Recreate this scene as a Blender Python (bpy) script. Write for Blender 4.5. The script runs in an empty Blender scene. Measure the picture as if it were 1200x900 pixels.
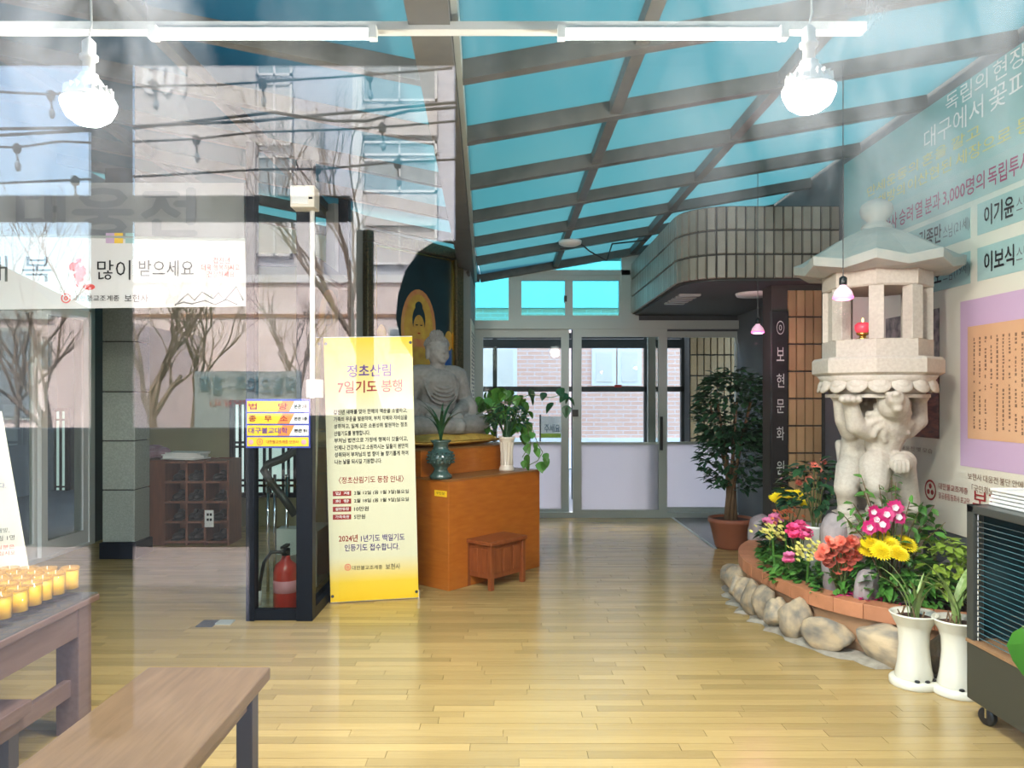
import bpy, bmesh, math, random
from mathutils import Vector, Matrix, Euler
R = math.radians
sc = bpy.context.scene
COL = sc.collection
rnd = random.Random(7)

# ------------------------------------------------------------------ camera, sky, sun, exposure
VPX, VPY, F, CZ = 592.0, 465.0, 900.0, 1.45      # vanishing point, focal length (1200x900 frame), eye height
cam_d = bpy.data.cameras.new('camera'); cam = bpy.data.objects.new('camera', cam_d); COL.objects.link(cam)
cam.location = (0, 0, CZ); cam.rotation_euler = (R(90), 0, 0)
cam_d.sensor_width = 36; cam_d.lens = 36 * F / 1200
cam_d.shift_x = (600 - VPX) / 1200; cam_d.shift_y = (VPY - 450) / 1200
cam_d.clip_start = .02; cam_d.clip_end = 300
sc.camera = cam

world = bpy.data.worlds.new('World'); sc.world = world; world.use_nodes = True
wn = world.node_tree; bg = wn.nodes['Background']
sky = wn.nodes.new('ShaderNodeTexSky'); sky.sky_type = 'NISHITA'; sky.sun_disc = False
sky.sun_elevation = R(50); sky.sun_rotation = R(0); sky.air_density = 1.2; sky.dust_density = 4.0
wn.links.new(sky.outputs[0], bg.inputs[0]); bg.inputs[1].default_value = 2.5

sun_d = bpy.data.lights.new('sun', 'SUN'); sun = bpy.data.objects.new('sun', sun_d); COL.objects.link(sun)
sun_d.energy = 20; sun_d.angle = R(.6); sun_d.color = (1, .96, .9)
sun.location = (0, 25, 30); sun.rotation_euler = (R(-40), 0, R(8))     # high sun behind the far doors: shines towards the street

sc.view_settings.view_transform = 'Standard'; sc.view_settings.look = 'None'
sc.view_settings.gamma = 1; sc.view_settings.use_curve_mapping = False
sc.view_settings.exposure = 0.0
sc.cycles.transparent_max_bounces = 24; sc.cycles.max_bounces = 10; sc.cycles.diffuse_bounces = 4
sc.cycles.use_denoising = True; sc.cycles.sample_clamp_indirect = 6
BULB_W, TUBE_W, GROW_W = 130, 70, 2.2

# ------------------------------------------------------------------ placing helpers
DG = 1.0                                            # the front glass stands at y = 1
def at(px, py, D): return Vector(((px - VPX) * D / F, D, CZ - (py - VPY) * D / F))
def rat(px, py, D):                                 # a point outdoors, found by its reflection in the front glass
    p = at(px, py, D); p.y = 2 * DG - p.y; return p
def fl(px, py): return at(px, py, CZ * F / (py - VPY))
V = Vector

# ------------------------------------------------------------------ materials
MATS = {}
def mat(name, c, rough=.6, metal=0, c2=None, scale=8, stretch=(1, 1, 1), bump=0, bscale=None, spec=.5, rand=0, coat=0, emit=None, estr=0, detail=4, alpha=1, contrast=1.0, island=False):
    m = bpy.data.materials.new(name); m.use_nodes = True; nt = m.node_tree; N = nt.nodes; L = nt.links
    p = N['Principled BSDF']
    p.inputs['Base Color'].default_value = (*c, 1); p.inputs['Roughness'].default_value = rough
    p.inputs['Metallic'].default_value = metal; p.inputs['Specular IOR Level'].default_value = spec
    p.inputs['Coat Weight'].default_value = coat; p.inputs['Coat Roughness'].default_value = .12
    p.inputs['Alpha'].default_value = alpha
    if emit: p.inputs['Emission Color'].default_value = (*emit, 1); p.inputs['Emission Strength'].default_value = estr
    if c2 or bump:
        tc = N.new('ShaderNodeTexCoord'); mp = N.new('ShaderNodeMapping'); mp.inputs['Scale'].default_value = stretch
        L.new(tc.outputs['Object'], mp.inputs[0])
        vec = mp.outputs[0]
        if rand or island:
            oi = N.new('ShaderNodeObjectInfo'); ad = N.new('ShaderNodeVectorMath'); ad.operation = 'ADD'
            mu = N.new('ShaderNodeMath'); mu.operation = 'MULTIPLY'; mu.inputs[1].default_value = 37
            L.new(oi.outputs['Random'], mu.inputs[0]); L.new(mp.outputs[0], ad.inputs[0]); L.new(mu.outputs[0], ad.inputs[1]); vec = ad.outputs[0]
        nz = N.new('ShaderNodeTexNoise'); nz.inputs['Scale'].default_value = scale; nz.inputs['Detail'].default_value = detail
        L.new(vec, nz.inputs['Vector'])
        col = None
        if c2:
            mx = N.new('ShaderNodeMix'); mx.data_type = 'RGBA'
            mx.inputs[6].default_value = (*c, 1); mx.inputs[7].default_value = (*c2, 1)
            mr = N.new('ShaderNodeMapRange'); mr.inputs[1].default_value = .5 - .25 / contrast; mr.inputs[2].default_value = .5 + .25 / contrast
            L.new(nz.outputs[0], mr.inputs[0]); L.new(mr.outputs[0], mx.inputs[0]); col = mx.outputs[2]
        if bump:
            nb = nz
            if bscale: nb = N.new('ShaderNodeTexNoise'); nb.inputs['Scale'].default_value = bscale; nb.inputs['Detail'].default_value = 5; L.new(vec, nb.inputs['Vector'])
            bp = N.new('ShaderNodeBump'); bp.inputs['Strength'].default_value = bump; bp.inputs['Distance'].default_value = .01
            L.new(nb.outputs[0], bp.inputs['Height']); L.new(bp.outputs[0], p.inputs['Normal'])
    else: col = None
    if rand:
        oi = N.new('ShaderNodeObjectInfo'); src = oi.outputs['Random']
        if island:
            ge = N.new('ShaderNodeNewGeometry'); a2 = N.new('ShaderNodeMath'); a2.operation = 'ADD'; fr = N.new('ShaderNodeMath'); fr.operation = 'FRACT'
            L.new(src, a2.inputs[0]); L.new(ge.outputs['Random Per Island'], a2.inputs[1]); L.new(a2.outputs[0], fr.inputs[0]); src = fr.outputs[0]
        hs = N.new('ShaderNodeHueSaturation'); mr2 = N.new('ShaderNodeMapRange')
        mr2.inputs[3].default_value = 1 - rand; mr2.inputs[4].default_value = 1 + rand
        L.new(src, mr2.inputs[0]); L.new(mr2.outputs[0], hs.inputs['Value'])
        if col: L.new(col, hs.inputs['Color'])
        else: hs.inputs['Color'].default_value = (*c, 1)
        col = hs.outputs[0]
    if col: L.new(col, p.inputs['Base Color'])
    MATS[name] = m; return m

def pane_mat(name, tint, refl_ior=1.5, extra=None):
    """clear pane: tinted straight-through transmission plus a Fresnel mirror; extra = (diffuse colour, weight) film"""
    m = bpy.data.materials.new(name); m.use_nodes = True; nt = m.node_tree; N = nt.nodes; L = nt.links; N.clear()
    out = N.new('ShaderNodeOutputMaterial'); tr = N.new('ShaderNodeBsdfTransparent'); tr.inputs[0].default_value = (*tint, 1)
    gl = N.new('ShaderNodeBsdfGlossy'); gl.inputs['Roughness'].default_value = 0
    r0 = ((refl_ior - 1) / (refl_ior + 1)) ** 2      # Schlick, the same from both faces of the pane
    ge = N.new('ShaderNodeNewGeometry'); dt = N.new('ShaderNodeVectorMath'); dt.operation = 'DOT_PRODUCT'; L.new(ge.outputs['Incoming'], dt.inputs[0]); L.new(ge.outputs['Normal'], dt.inputs[1])
    ab_ = N.new('ShaderNodeMath'); ab_.operation = 'ABSOLUTE'; L.new(dt.outputs['Value'], ab_.inputs[0])
    om = N.new('ShaderNodeMath'); om.operation = 'SUBTRACT'; om.inputs[0].default_value = 1; om.use_clamp = True; L.new(ab_.outputs[0], om.inputs[1])
    pw = N.new('ShaderNodeMath'); pw.operation = 'POWER'; pw.inputs[1].default_value = 5; L.new(om.outputs[0], pw.inputs[0])
    fr = N.new('ShaderNodeMath'); fr.operation = 'MULTIPLY_ADD'; fr.inputs[1].default_value = 1 - r0; fr.inputs[2].default_value = r0; L.new(pw.outputs[0], fr.inputs[0])
    mx = N.new('ShaderNodeMixShader'); L.new(fr.outputs[0], mx.inputs[0]); L.new(tr.outputs[0], mx.inputs[1]); L.new(gl.outputs[0], mx.inputs[2])
    s = mx.outputs[0]
    if extra:
        di = N.new('ShaderNodeBsdfDiffuse'); di.inputs[0].default_value = (*extra[0], 1); tl = N.new('ShaderNodeBsdfTranslucent'); tl.inputs[0].default_value = (*extra[0], 1)
        m2 = N.new('ShaderNodeMixShader'); m2.inputs[0].default_value = .7; L.new(di.outputs[0], m2.inputs[1]); L.new(tl.outputs[0], m2.inputs[2])
        m3 = N.new('ShaderNodeMixShader'); m3.inputs[0].default_value = extra[1]; L.new(s, m3.inputs[1]); L.new(m2.outputs[0], m3.inputs[2]); s = m3.outputs[0]
    L.new(s, out.inputs[0]); MATS[name] = m; return m, N, L, s, out

M = MATS
mat('floor_plank', (.50, .365, .155), .2, c2=(.33, .22, .08), scale=4, stretch=(1.0, 18, 4), rand=.17, island=True, spec=.7, bump=.03)
mat('floor_gap', (.16, .10, .04), .7)
mat('slate', (.05, .055, .055), .25, c2=(.08, .085, .085), scale=6)
mat('table_wood', (.17, .105, .085), .45, c2=(.12, .07, .055), scale=6, stretch=(8, 1, 8))
mat('bench_wood', (.20, .125, .07), .4, c2=(.13, .078, .042), scale=5, stretch=(9, .8, 9), spec=.5)
mat('leg_dark', (.05, .045, .05), .5)
mat('leg_wood', (.35, .2, .1), .5, c2=(.26, .14, .07), scale=6, stretch=(8, 8, 1))
mat('altar_wood', (.50, .155, .02), .35, c2=(.40, .11, .013), scale=4, stretch=(2, 2, 10), coat=.3)
mat('altar_edge', (.30, .12, .03), .4)
mat('stool_wood', (.30, .085, .025), .35, c2=(.2, .05, .015), scale=6, stretch=(6, 6, 1))
mat('rack_wood', (.24, .085, .04), .5, c2=(.16, .055, .028), scale=5, stretch=(6, 6, 1))
mat('statue_stone', (.33, .315, .30), .85, c2=(.24, .23, .22), scale=30, bump=.15, bscale=120)
mat('granite', (.56, .51, .44), .85, c2=(.45, .40, .345), scale=60, bump=.2, bscale=150)
mat('granite_roof', (.30, .34, .32), .85, c2=(.40, .39, .35), scale=12, bump=.2, bscale=120)
mat('column_stone', (.38, .41, .36), .7, c2=(.26, .29, .25), scale=70, rand=.08)
mat('rock', (.50, .38, .24), .85, c2=(.20, .18, .15), scale=1.6, bump=.5, bscale=4, rand=.35, contrast=1.6)
mat('rock_grey', (.26, .22, .23), .85, c2=(.46, .40, .40), scale=1.5, bump=.5, bscale=4)
mat('mortar', (.42, .38, .31), .9, c2=(.25, .22, .18), scale=25, bump=.4)
mat('terracotta_rim', (.58, .24, .12), .6, c2=(.42, .17, .08), scale=9, rand=.12, bump=.2)
mat('planter_render', (.50, .28, .14), .8, c2=(.36, .2, .11), scale=8, bump=.3)
mat('terracotta', (.33, .11, .055), .6, c2=(.26, .085, .045), scale=6)
mat('soil', (.055, .03, .02), .95, c2=(.11, .04, .03), scale=40, bump=.8)
mat('tile', (.40, .26, .135), .35, c2=(.33, .21, .10), scale=6, rand=.14)
mat('grout', (.05, .045, .04), .9)
mat('canopy_tile', (.34, .30, .25), .4, c2=(.27, .23, .19), scale=6, rand=.14)
mat('soffit', (.06, .07, .075), .6)
mat('wall_plaster', (.30, .31, .30), .85, c2=(.24, .25, .24), scale=3)
mat('wall_olive', (.42, .38, .22), .8, c2=(.36, .33, .19), scale=3)
mat('wall_grey', (.12, .135, .14), .85, c2=(.09, .1, .11), scale=2)
mat('beam', (.07, .07, .065), .5, c2=(.11, .10, .085), scale=10)
mat('roof_bar', (.12, .115, .10), .5, c2=(.075, .075, .07), scale=12, metal=.2)
mat('alu', (.42, .46, .43), .4, metal=.2)
mat('alu_white', (.72, .72, .69), .4)
mat('black_frame', (.008, .011, .017), .5, spec=.12)
mat('black_plastic', (.012, .012, .013), .4)
mat('white_plastic', (.82, .82, .80), .35)
mat('white_ceramic', (.80, .77, .66), .25, coat=.4)
mat('cream_ceramic', (.75, .66, .55), .25, coat=.4)
mat('celadon', (.032, .062, .056), .22, c2=(.055, .10, .09), scale=14, coat=.5)
mat('celadon_dark', (.03, .06, .055), .4)
mat('chrome', (.75, .75, .75), .15, metal=1)
mat('tray_metal', (.82, .82, .80), .35, metal=.3)
mat('steel_dark', (.06, .065, .06), .4, metal=.3)
mat('cooler_base', (.045, .045, .033), .45)
mat('cooler_inside', (.022, .055, .065), .25, metal=.2)
mat('red_paint', (.62, .04, .03), .3, coat=.4)
mat('brass', (.75, .5, .12), .25, metal=1)
mat('wax', (.93, .53, .015), .45)
mat('amber_glass', (.62, .33, .05), .2, alpha=.4)
mat('wick', (.85, .8, .7), .8)
mat('gold_cloth', (.80, .50, .10), .55, c2=(.55, .30, .04), scale=22, bump=.4)
mat('purple_cloth', (.24, .09, .15), .8, c2=(.45, .33, .38), scale=14, stretch=(1, 1, 6))
mat('paper', (.82, .81, .77), .7)
mat('shoe_dark', (.03, .028, .03), .5)
mat('leaf_green', (.045, .16, .025), .4, c2=(.10, .26, .04), scale=9, rand=.25, island=True)
mat('leaf_dark', (.012, .05, .02), .4, c2=(.025, .085, .03), scale=9, rand=.25, island=True)
mat('leaf_lime', (.30, .40, .05), .5, c2=(.2, .34, .04), scale=9, rand=.25, island=True)
mat('leaf_bright', (.09, .36, .03), .4, c2=(.14, .42, .05), scale=9)
mat('leaf_blade', (.13, .26, .05), .4, c2=(.35, .42, .16), scale=6, stretch=(9, 9, .5), rand=.2, island=True)
mat('stem', (.12, .16, .05), .6)
mat('bark', (.20, .12, .06), .8, c2=(.12, .07, .035), scale=12)
mat('bark_grey', (.17, .13, .10), .9)
mat('bloom_yellow', (1.0, .80, .02), .55, rand=.06)
mat('bloom_coral', (.98, .28, .19), .5, rand=.12)
mat('bloom_pink', (.88, .10, .30), .5, rand=.15)
mat('bloom_lilac', (.88, .24, .46), .5, rand=.1)
mat('bloom_magenta', (.62, .02, .18), .5, rand=.1)
mat('bloom_pale', (.86, .78, .22), .5, rand=.1, island=True)
mat('bloom_orange', (.85, .25, .10), .5, rand=.1, island=True)
mat('bloom_white', (.9, .75, .8), .5)
mat('led', (1, 1, 1), .5, emit=(1, .98, .95), estr=18)
mat('pink_glow', (1, .4, .7), .4, emit=(1, .10, .38), estr=1.7)
mat('pink_bulb', (.95, .72, .82), .3, emit=(1, .35, .6), estr=.5)
mat('red_lamp', (.85, .08, .12), .3, emit=(1, .05, .1), estr=.35)
mat('flame', (1, .8, .3), .5, emit=(1, .7, .2), estr=6)
mat('ink_black', (.012, .012, .015), .7); mat('ink_purple', (.11, .05, .26), .7); mat('ink_red', (.32, .022, .02), .7)
mat('ink_brown', (.22, .12, .07), .7); mat('ink_white', (.88, .9, .88), .7); mat('ink_yellow', (.72, .66, .16), .7)
mat('ink_navy', (.09, .06, .22), .7); mat('ink_maroon', (.33, .04, .12), .7); mat('ink_scarlet', (.8, .1, .09), .7); mat('ink_grey', (.17, .18, .19), .7); mat('ink_silver', (.5, .52, .5), .6)
mat('ink_teal', (.05, .13, .17), .7)
mat('print_number', (.95, .95, .95), .6); mat('print_white', (.80, .80, .80), .6); mat('print_cream', (.76, .72, .60), .6, c2=(.70, .67, .55), scale=2); mat('print_aqua', (.33, .52, .50), .6, c2=(.40, .57, .55), scale=3)
mat('print_teal', (.06, .33, .33), .6, c2=(.10, .40, .38), scale=2); mat('print_mauve', (.60, .42, .60), .6)
mat('old_paper', (.74, .44, .26), .7, c2=(.66, .37, .20), scale=4)
mat('print_photo', (.10, .12, .11), .6, c2=(.30, .30, .27), scale=16, contrast=2)
mat('print_photo_roof', (.30, .10, .06), .6, c2=(.12, .05, .04), scale=9, stretch=(1, 1, 4), contrast=2)
mat('sign_blue', (.03, .06, .45), .4); mat('sign_yellow', (.95, .60, .02), .5); mat('sign_orange', (.92, .25, .04), .5); mat('sign_pink', (.85, .35, .4), .5)
mat('gold_paint', (.62, .42, .06), .5, c2=(.45, .22, .05), scale=12); mat('halo_paint', (.50, .12, .06), .5, c2=(.62, .40, .12), scale=5); mat('blue_paint', (.02, .10, .34), .5)
mat('night_paint', (.008, .02, .028), .35, c2=(.012, .045, .06), scale=3)
mat('frame_gilt', (.05, .05, .035), .35, c2=(.17, .14, .07), scale=60, metal=.5, bump=.5)
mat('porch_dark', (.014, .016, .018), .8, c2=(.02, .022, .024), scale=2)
mat('porch_paving', (.33, .30, .28), .85, c2=(.28, .25, .24), scale=4)
mat('street', (.27, .22, .21), .9, c2=(.23, .19, .18), scale=1)
mat('apartment', (.54, .51, .50), .85, c2=(.49, .46, .45), scale=.4)
mat('apartment_trim', (.88, .87, .86), .8)
mat('apartment_glass', (.18, .21, .23), .1)
mat('apartment_dark', (.50, .50, .55), .85)
mat('low_house', (.80, .68, .65), .85, c2=(.74, .62, .59), scale=.5)
mat('hill_green', (.10, .12, .10), .95, c2=(.15, .17, .15), scale=.3)
mat('cloth_print', (.78, .77, .75), .7)
mat('grey_board', (.20, .24, .25), .7)
mat('cream_wall', (.78, .72, .62), .8); mat('white_wall', (.85, .83, .8), .8)

# brick wall across the lane (bricks there are two or three pixels)
def brick_mat():
    m = bpy.data.materials.new('lane_brick'); m.use_nodes = True; N = m.node_tree.nodes; L = m.node_tree.links; p = N['Principled BSDF']
    tc = N.new('ShaderNodeTexCoord'); mp = N.new('ShaderNodeMapping'); mp.inputs['Rotation'].default_value = (R(90), 0, 0)
    b = N.new('ShaderNodeTexBrick'); b.inputs['Color1'].default_value = (.86, .52, .40, 1); b.inputs['Color2'].default_value = (.82, .46, .34, 1); b.inputs['Mortar'].default_value = (.80, .66, .60, 1)
    b.inputs['Scale'].default_value = 1; b.inputs['Brick Width'].default_value = .3; b.inputs['Row Height'].default_value = .085; b.inputs['Mortar Size'].default_value = .01
    L.new(tc.outputs['Object'], mp.inputs[0]); L.new(mp.outputs[0], b.inputs[0]); L.new(b.outputs[0], p.inputs['Base Color']); p.inputs['Roughness'].default_value = .85
    MATS['lane_brick'] = m
brick_mat()

def grad_mat(name, axis, stops, rough=.65):
    """printed colour that runs along one object axis (a print on cloth)"""
    m = bpy.data.materials.new(name); m.use_nodes = True; N = m.node_tree.nodes; L = m.node_tree.links; p = N['Principled BSDF']; p.inputs['Roughness'].default_value = rough
    tc = N.new('ShaderNodeTexCoord'); sp = N.new('ShaderNodeSeparateXYZ'); cr = N.new('ShaderNodeValToRGB'); mr = N.new('ShaderNodeMapRange')
    lo, hi = stops[0][0], stops[-1][0]; mr.inputs[1].default_value = lo; mr.inputs[2].default_value = hi
    L.new(tc.outputs['Object'], sp.inputs[0]); L.new(sp.outputs[axis], mr.inputs[0]); L.new(mr.outputs[0], cr.inputs[0])
    e = cr.color_ramp.elements
    while len(e) < len(stops): e.new(.5)
    for k, (t, c) in enumerate(stops): e[k].position = (t - lo) / (hi - lo); e[k].color = (*c, 1)
    L.new(cr.outputs[0], p.inputs['Base Color']); MATS[name] = m
grad_mat('prayer_cloth', 2, [(0, (.88, .56, .008)), (.14, (.86, .60, .04)), (.32, (.74, .72, .50)), (1.35, (.74, .73, .54)), (1.52, (.76, .70, .32)), (1.88, (.86, .60, .03))])
grad_mat('wall_cloth', 2, [(.6, (.76, .70, .58)), (1.9, (.74, .73, .62)), (2.08, (.55, .66, .60)), (2.14, (.34, .55, .53)), (2.85, (.15, .42, .42)), (3.0, (.06, .35, .35)), (3.5, (.03, .22, .24))])

# panes
m_front, N_, L_, s_, out_ = pane_mat('front_glass', (.97, .99, .985), 1.57)
def smear():                                         # wiped dust on the upper part of the front glass
    N, L = N_, L_
    tc = N.new('ShaderNodeTexCoord'); mp = N.new('ShaderNodeMapping'); mp.inputs['Scale'].default_value = (4.0, 1, 1.6); mp.inputs['Rotation'].default_value = (0, R(20), 0)
    L.new(tc.outputs['Object'], mp.inputs[0])
    n1 = N.new('ShaderNodeTexNoise'); n1.inputs['Scale'].default_value = 1.9; n1.inputs['Detail'].default_value = 7; n1.inputs['Roughness'].default_value = .6; n1.inputs['Distortion'].default_value = .8; L.new(mp.outputs[0], n1.inputs[0])
    sp = N.new('ShaderNodeSeparateXYZ'); L.new(tc.outputs['Object'], sp.inputs[0])
    zr = N.new('ShaderNodeMapRange'); zr.inputs[1].default_value = 1.62; zr.inputs[2].default_value = 1.95; L.new(sp.outputs[2], zr.inputs[0])
    ax = N.new('ShaderNodeMath'); ax.operation = 'SUBTRACT'; ax.inputs[1].default_value = -.05; L.new(sp.outputs[0], ax.inputs[0])
    ab = N.new('ShaderNodeMath'); ab.operation = 'ABSOLUTE'; L.new(ax.outputs[0], ab.inputs[0])
    xr = N.new('ShaderNodeMapRange'); xr.inputs[1].default_value = .18; xr.inputs[2].default_value = .48; xr.inputs[3].default_value = .12; L.new(ab.outputs[0], xr.inputs[0])
    nr = N.new('ShaderNodeMapRange'); nr.inputs[1].default_value = .36; nr.inputs[2].default_value = .72; L.new(n1.outputs[0], nr.inputs[0])
    a = N.new('ShaderNodeMath'); a.operation = 'MULTIPLY'; L.new(zr.outputs[0], a.inputs[0]); L.new(xr.outputs[0], a.inputs[1])
    b = N.new('ShaderNodeMath'); b.operation = 'MULTIPLY'; L.new(a.outputs[0], b.inputs[0]); L.new(nr.outputs[0], b.inputs[1])
    c = N.new('ShaderNodeMath'); c.operation = 'MULTIPLY'; c.inputs[1].default_value = .42; L.new(b.outputs[0], c.inputs[0])
    di = N.new('ShaderNodeBsdfDiffuse'); di.inputs[0].default_value = (.82, .86, .92, 1); tl = N.new('ShaderNodeBsdfTranslucent'); tl.inputs[0].default_value = (.82, .86, .92, 1)
    m2 = N.new('ShaderNodeMixShader'); L.new(di.outputs[0], m2.inputs[1]); L.new(tl.outputs[0], m2.inputs[2])
    m3 = N.new('ShaderNodeMixShader'); L.new(c.outputs[0], m3.inputs[0]); L.new(s_, m3.inputs[1]); L.new(m2.outputs[0], m3.inputs[2]); L.new(m3.outputs[0], out_.inputs[0])
smear()
pane_mat('door_glass', (.74, .76, .74), 1.25)
pane_mat('upper_glass', (.34, .74, .72), 1.3)
pane_mat('inner_glass', (.80, .84, .82), 1.3)
pane_mat('cup_glass', (.97, .97, .95), 1.3)
pane_mat('table_glass', (.75, .78, .76), 1.5, ((.55, .56, .55), .3))
pane_mat('frosted_film', (.05, .05, .055), 1.2, ((.70, .69, .72), .9))
def roof_mat(name, c):
    m = bpy.data.materials.new(name); m.use_nodes = True; N = m.node_tree.nodes; L = m.node_tree.links; N.clear()
    out = N.new('ShaderNodeOutputMaterial'); tl = N.new('ShaderNodeBsdfTranslucent'); tr = N.new('ShaderNodeBsdfTransparent'); tr.inputs[0].default_value = (c[0] * .8, c[1] * .8, c[2] * .8, 1)
    tc = N.new('ShaderNodeTexCoord'); nz = N.new('ShaderNodeTexNoise'); nz.inputs['Scale'].default_value = .9; L.new(tc.outputs['Object'], nz.inputs[0])
    mx = N.new('ShaderNodeMix'); mx.data_type = 'RGBA'; mx.inputs[6].default_value = (*c, 1); mx.inputs[7].default_value = (c[0] * 1.6, c[1] * 1.1, c[2] * 1.02, 1); L.new(nz.outputs[0], mx.inputs[0]); L.new(mx.outputs[2], tl.inputs[0])
    ms = N.new('ShaderNodeMixShader'); ms.inputs[0].default_value = .08; L.new(tl.outputs[0], ms.inputs[1]); L.new(tr.outputs[0], ms.inputs[2]); L.new(ms.outputs[0], out.inputs[0]); MATS[name] = m
roof_mat('roof_sheet', (.070, .168, .185))

# ------------------------------------------------------------------ mesh builder
WL = {}
def wloc(o): return WL.get(o, V((0, 0, 0)))
def link(o, parent=None):
    COL.objects.link(o)
    if parent is not None: o.parent = parent
    return o
class MB:
    def __init__(s): s.v = []; s.f = []
    def add(s, vs, fs): n = len(s.v); s.v += [tuple(p) for p in vs]; s.f += [tuple(i + n for i in f) for f in fs]; return s
    def box(s, x0, y0, z0, x1, y1, z1):
        return s.add([(x0, y0, z0), (x1, y0, z0), (x1, y1, z0), (x0, y1, z0), (x0, y0, z1), (x1, y0, z1), (x1, y1, z1), (x0, y1, z1)],
                     [(0, 3, 2, 1), (4, 5, 6, 7), (0, 1, 5, 4), (1, 2, 6, 5), (2, 3, 7, 6), (3, 0, 4, 7)])
    def obox(s, c, u, v, w):
        c, u, v, w = V(c), V(u), V(v), V(w)
        P = [c + a * u + b * v + d * w for d in (-1, 1) for (a, b) in ((-1, -1), (1, -1), (1, 1), (-1, 1))]
        fs = [(0, 3, 2, 1), (4, 5, 6, 7), (0, 1, 5, 4), (1, 2, 6, 5), (2, 3, 7, 6), (3, 0, 4, 7)]
        if u.cross(v).dot(w) < 0: fs = [tuple(reversed(f)) for f in fs]
        return s.add(P, fs)
    def prism(s, poly, z0, z1):
        n = len(poly); a = sum(poly[i][0] * poly[(i + 1) % n][1] - poly[(i + 1) % n][0] * poly[i][1] for i in range(n))
        if a < 0: poly = poly[::-1]
        return s.add([(x, y, z0) for x, y in poly] + [(x, y, z1) for x, y in poly],
                     [tuple(range(n))[::-1], tuple(range(n, 2 * n))] + [(i, (i + 1) % n, n + (i + 1) % n, n + i) for i in range(n)])
    def quad3(s, P, th, n):                          # a thin sheet: four corners and a thickness along n
        n = V(n).normalized() * th; Q = [V(p) for p in P]
        return s.add(Q + [q - n for q in Q], [(0, 1, 2, 3), (7, 6, 5, 4), (0, 4, 5, 1), (1, 5, 6, 2), (2, 6, 7, 3), (3, 7, 4, 0)])
    def lathe(s, prof, c=(0, 0, 0), seg=24, ph=0, sx=1, sy=1):
        c = V(c); vs = []; fs = []
        for r, z in prof:
            for k in range(seg):
                a = ph + 2 * math.pi * k / seg; vs.append((c.x + r * sx * math.cos(a), c.y + r * sy * math.sin(a), c.z + z))
        for i in range(len(prof) - 1):
            for k in range(seg):
                fs.append((i * seg + k, i * seg + (k + 1) % seg, (i + 1) * seg + (k + 1) % seg, (i + 1) * seg + k))
        if prof[0][0] > 1e-5: fs.append(tuple(range(seg))[::-1])
        if prof[-1][0] > 1e-5: fs.append(tuple((len(prof) - 1) * seg + k for k in range(seg)))
        return s.add(vs, fs)
    def cyl(s, c, r, h, seg=16): return s.lathe([(r, 0), (r, h)], c, seg)
    def tube(s, pts, r, seg=6):
        pts = [V(p) for p in pts]; n = len(pts); rs = r if isinstance(r, (list, tuple)) else [r] * n; vs = []; fs = []; ref = None
        for i, p in enumerate(pts):
            t = (pts[min(i + 1, n - 1)] - pts[max(i - 1, 0)])
            t = t.normalized() if t.length > 1e-9 else V((0, 0, 1))
            if ref is None: ref = V((1, 0, 0)) if abs(t.x) < .8 else V((0, 1, 0))
            a = (ref - ref.dot(t) * t).normalized(); ref = a; b = t.cross(a)
            for k in range(seg):
                an = 2 * math.pi * k / seg; vs.append(p + rs[i] * (math.cos(an) * a + math.sin(an) * b))
        for i in range(n - 1):
            for k in range(seg): fs.append((i * seg + k, i * seg + (k + 1) % seg, (i + 1) * seg + (k + 1) % seg, (i + 1) * seg + k))
        fs.append(tuple(range(seg))[::-1]); fs.append(tuple((n - 1) * seg + k for k in range(seg)))
        return s.add(vs, fs)
    def ell(s, c, r, seg=14, rings=9, rot=None):
        c = V(c); r = (r, r, r) if not isinstance(r, (tuple, list)) else r; Mx = Euler(rot).to_matrix() if rot else None; vs = []; fs = []
        P = lambda x, y, z: c + (Mx @ V((x * r[0], y * r[1], z * r[2])) if Mx else V((x * r[0], y * r[1], z * r[2])))
        vs.append(P(0, 0, -1))
        for i in range(1, rings):
            t = math.pi * i / rings - math.pi / 2
            for k in range(seg): a = 2 * math.pi * k / seg; vs.append(P(math.cos(t) * math.cos(a), math.cos(t) * math.sin(a), math.sin(t)))
        vs.append(P(0, 0, 1)); e = len(vs) - 1
        for k in range(seg): fs.append((0, 1 + (k + 1) % seg, 1 + k))
        for i in range(rings - 2):
            for k in range(seg): a = 1 + i * seg; fs.append((a + k, a + (k + 1) % seg, a + seg + (k + 1) % seg, a + seg + k))
        for k in range(seg): a = 1 + (rings - 2) * seg; fs.append((a + k, a + (k + 1) % seg, e))
        return s.add(vs, fs)
    def cap(s, p0, p1, r0, r1, seg=12):              # tapered limb with round ends
        p0, p1 = V(p0), V(p1); t = (p1 - p0).normalized(); pts = []; rs = []
        for k in range(5): a = -math.pi / 2 + (k + .15) * math.pi / 2 / 4.15; pts.append(p0 + t * r0 * math.sin(a)); rs.append(max(r0 * math.cos(a), 1e-4))
        for k in range(5): a = (k) * math.pi / 2 / 4.15; pts.append(p1 + t * r1 * math.sin(a)); rs.append(max(r1 * math.cos(a), 1e-4))
        return s.tube(pts, rs, seg)
    def mesh(s, name, off=V((0, 0, 0))):
        me = bpy.data.meshes.new(name); me.from_pydata([(x - off.x, y - off.y, z - off.z) for x, y, z in s.v], [], s.f); me.update(); return me
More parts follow.
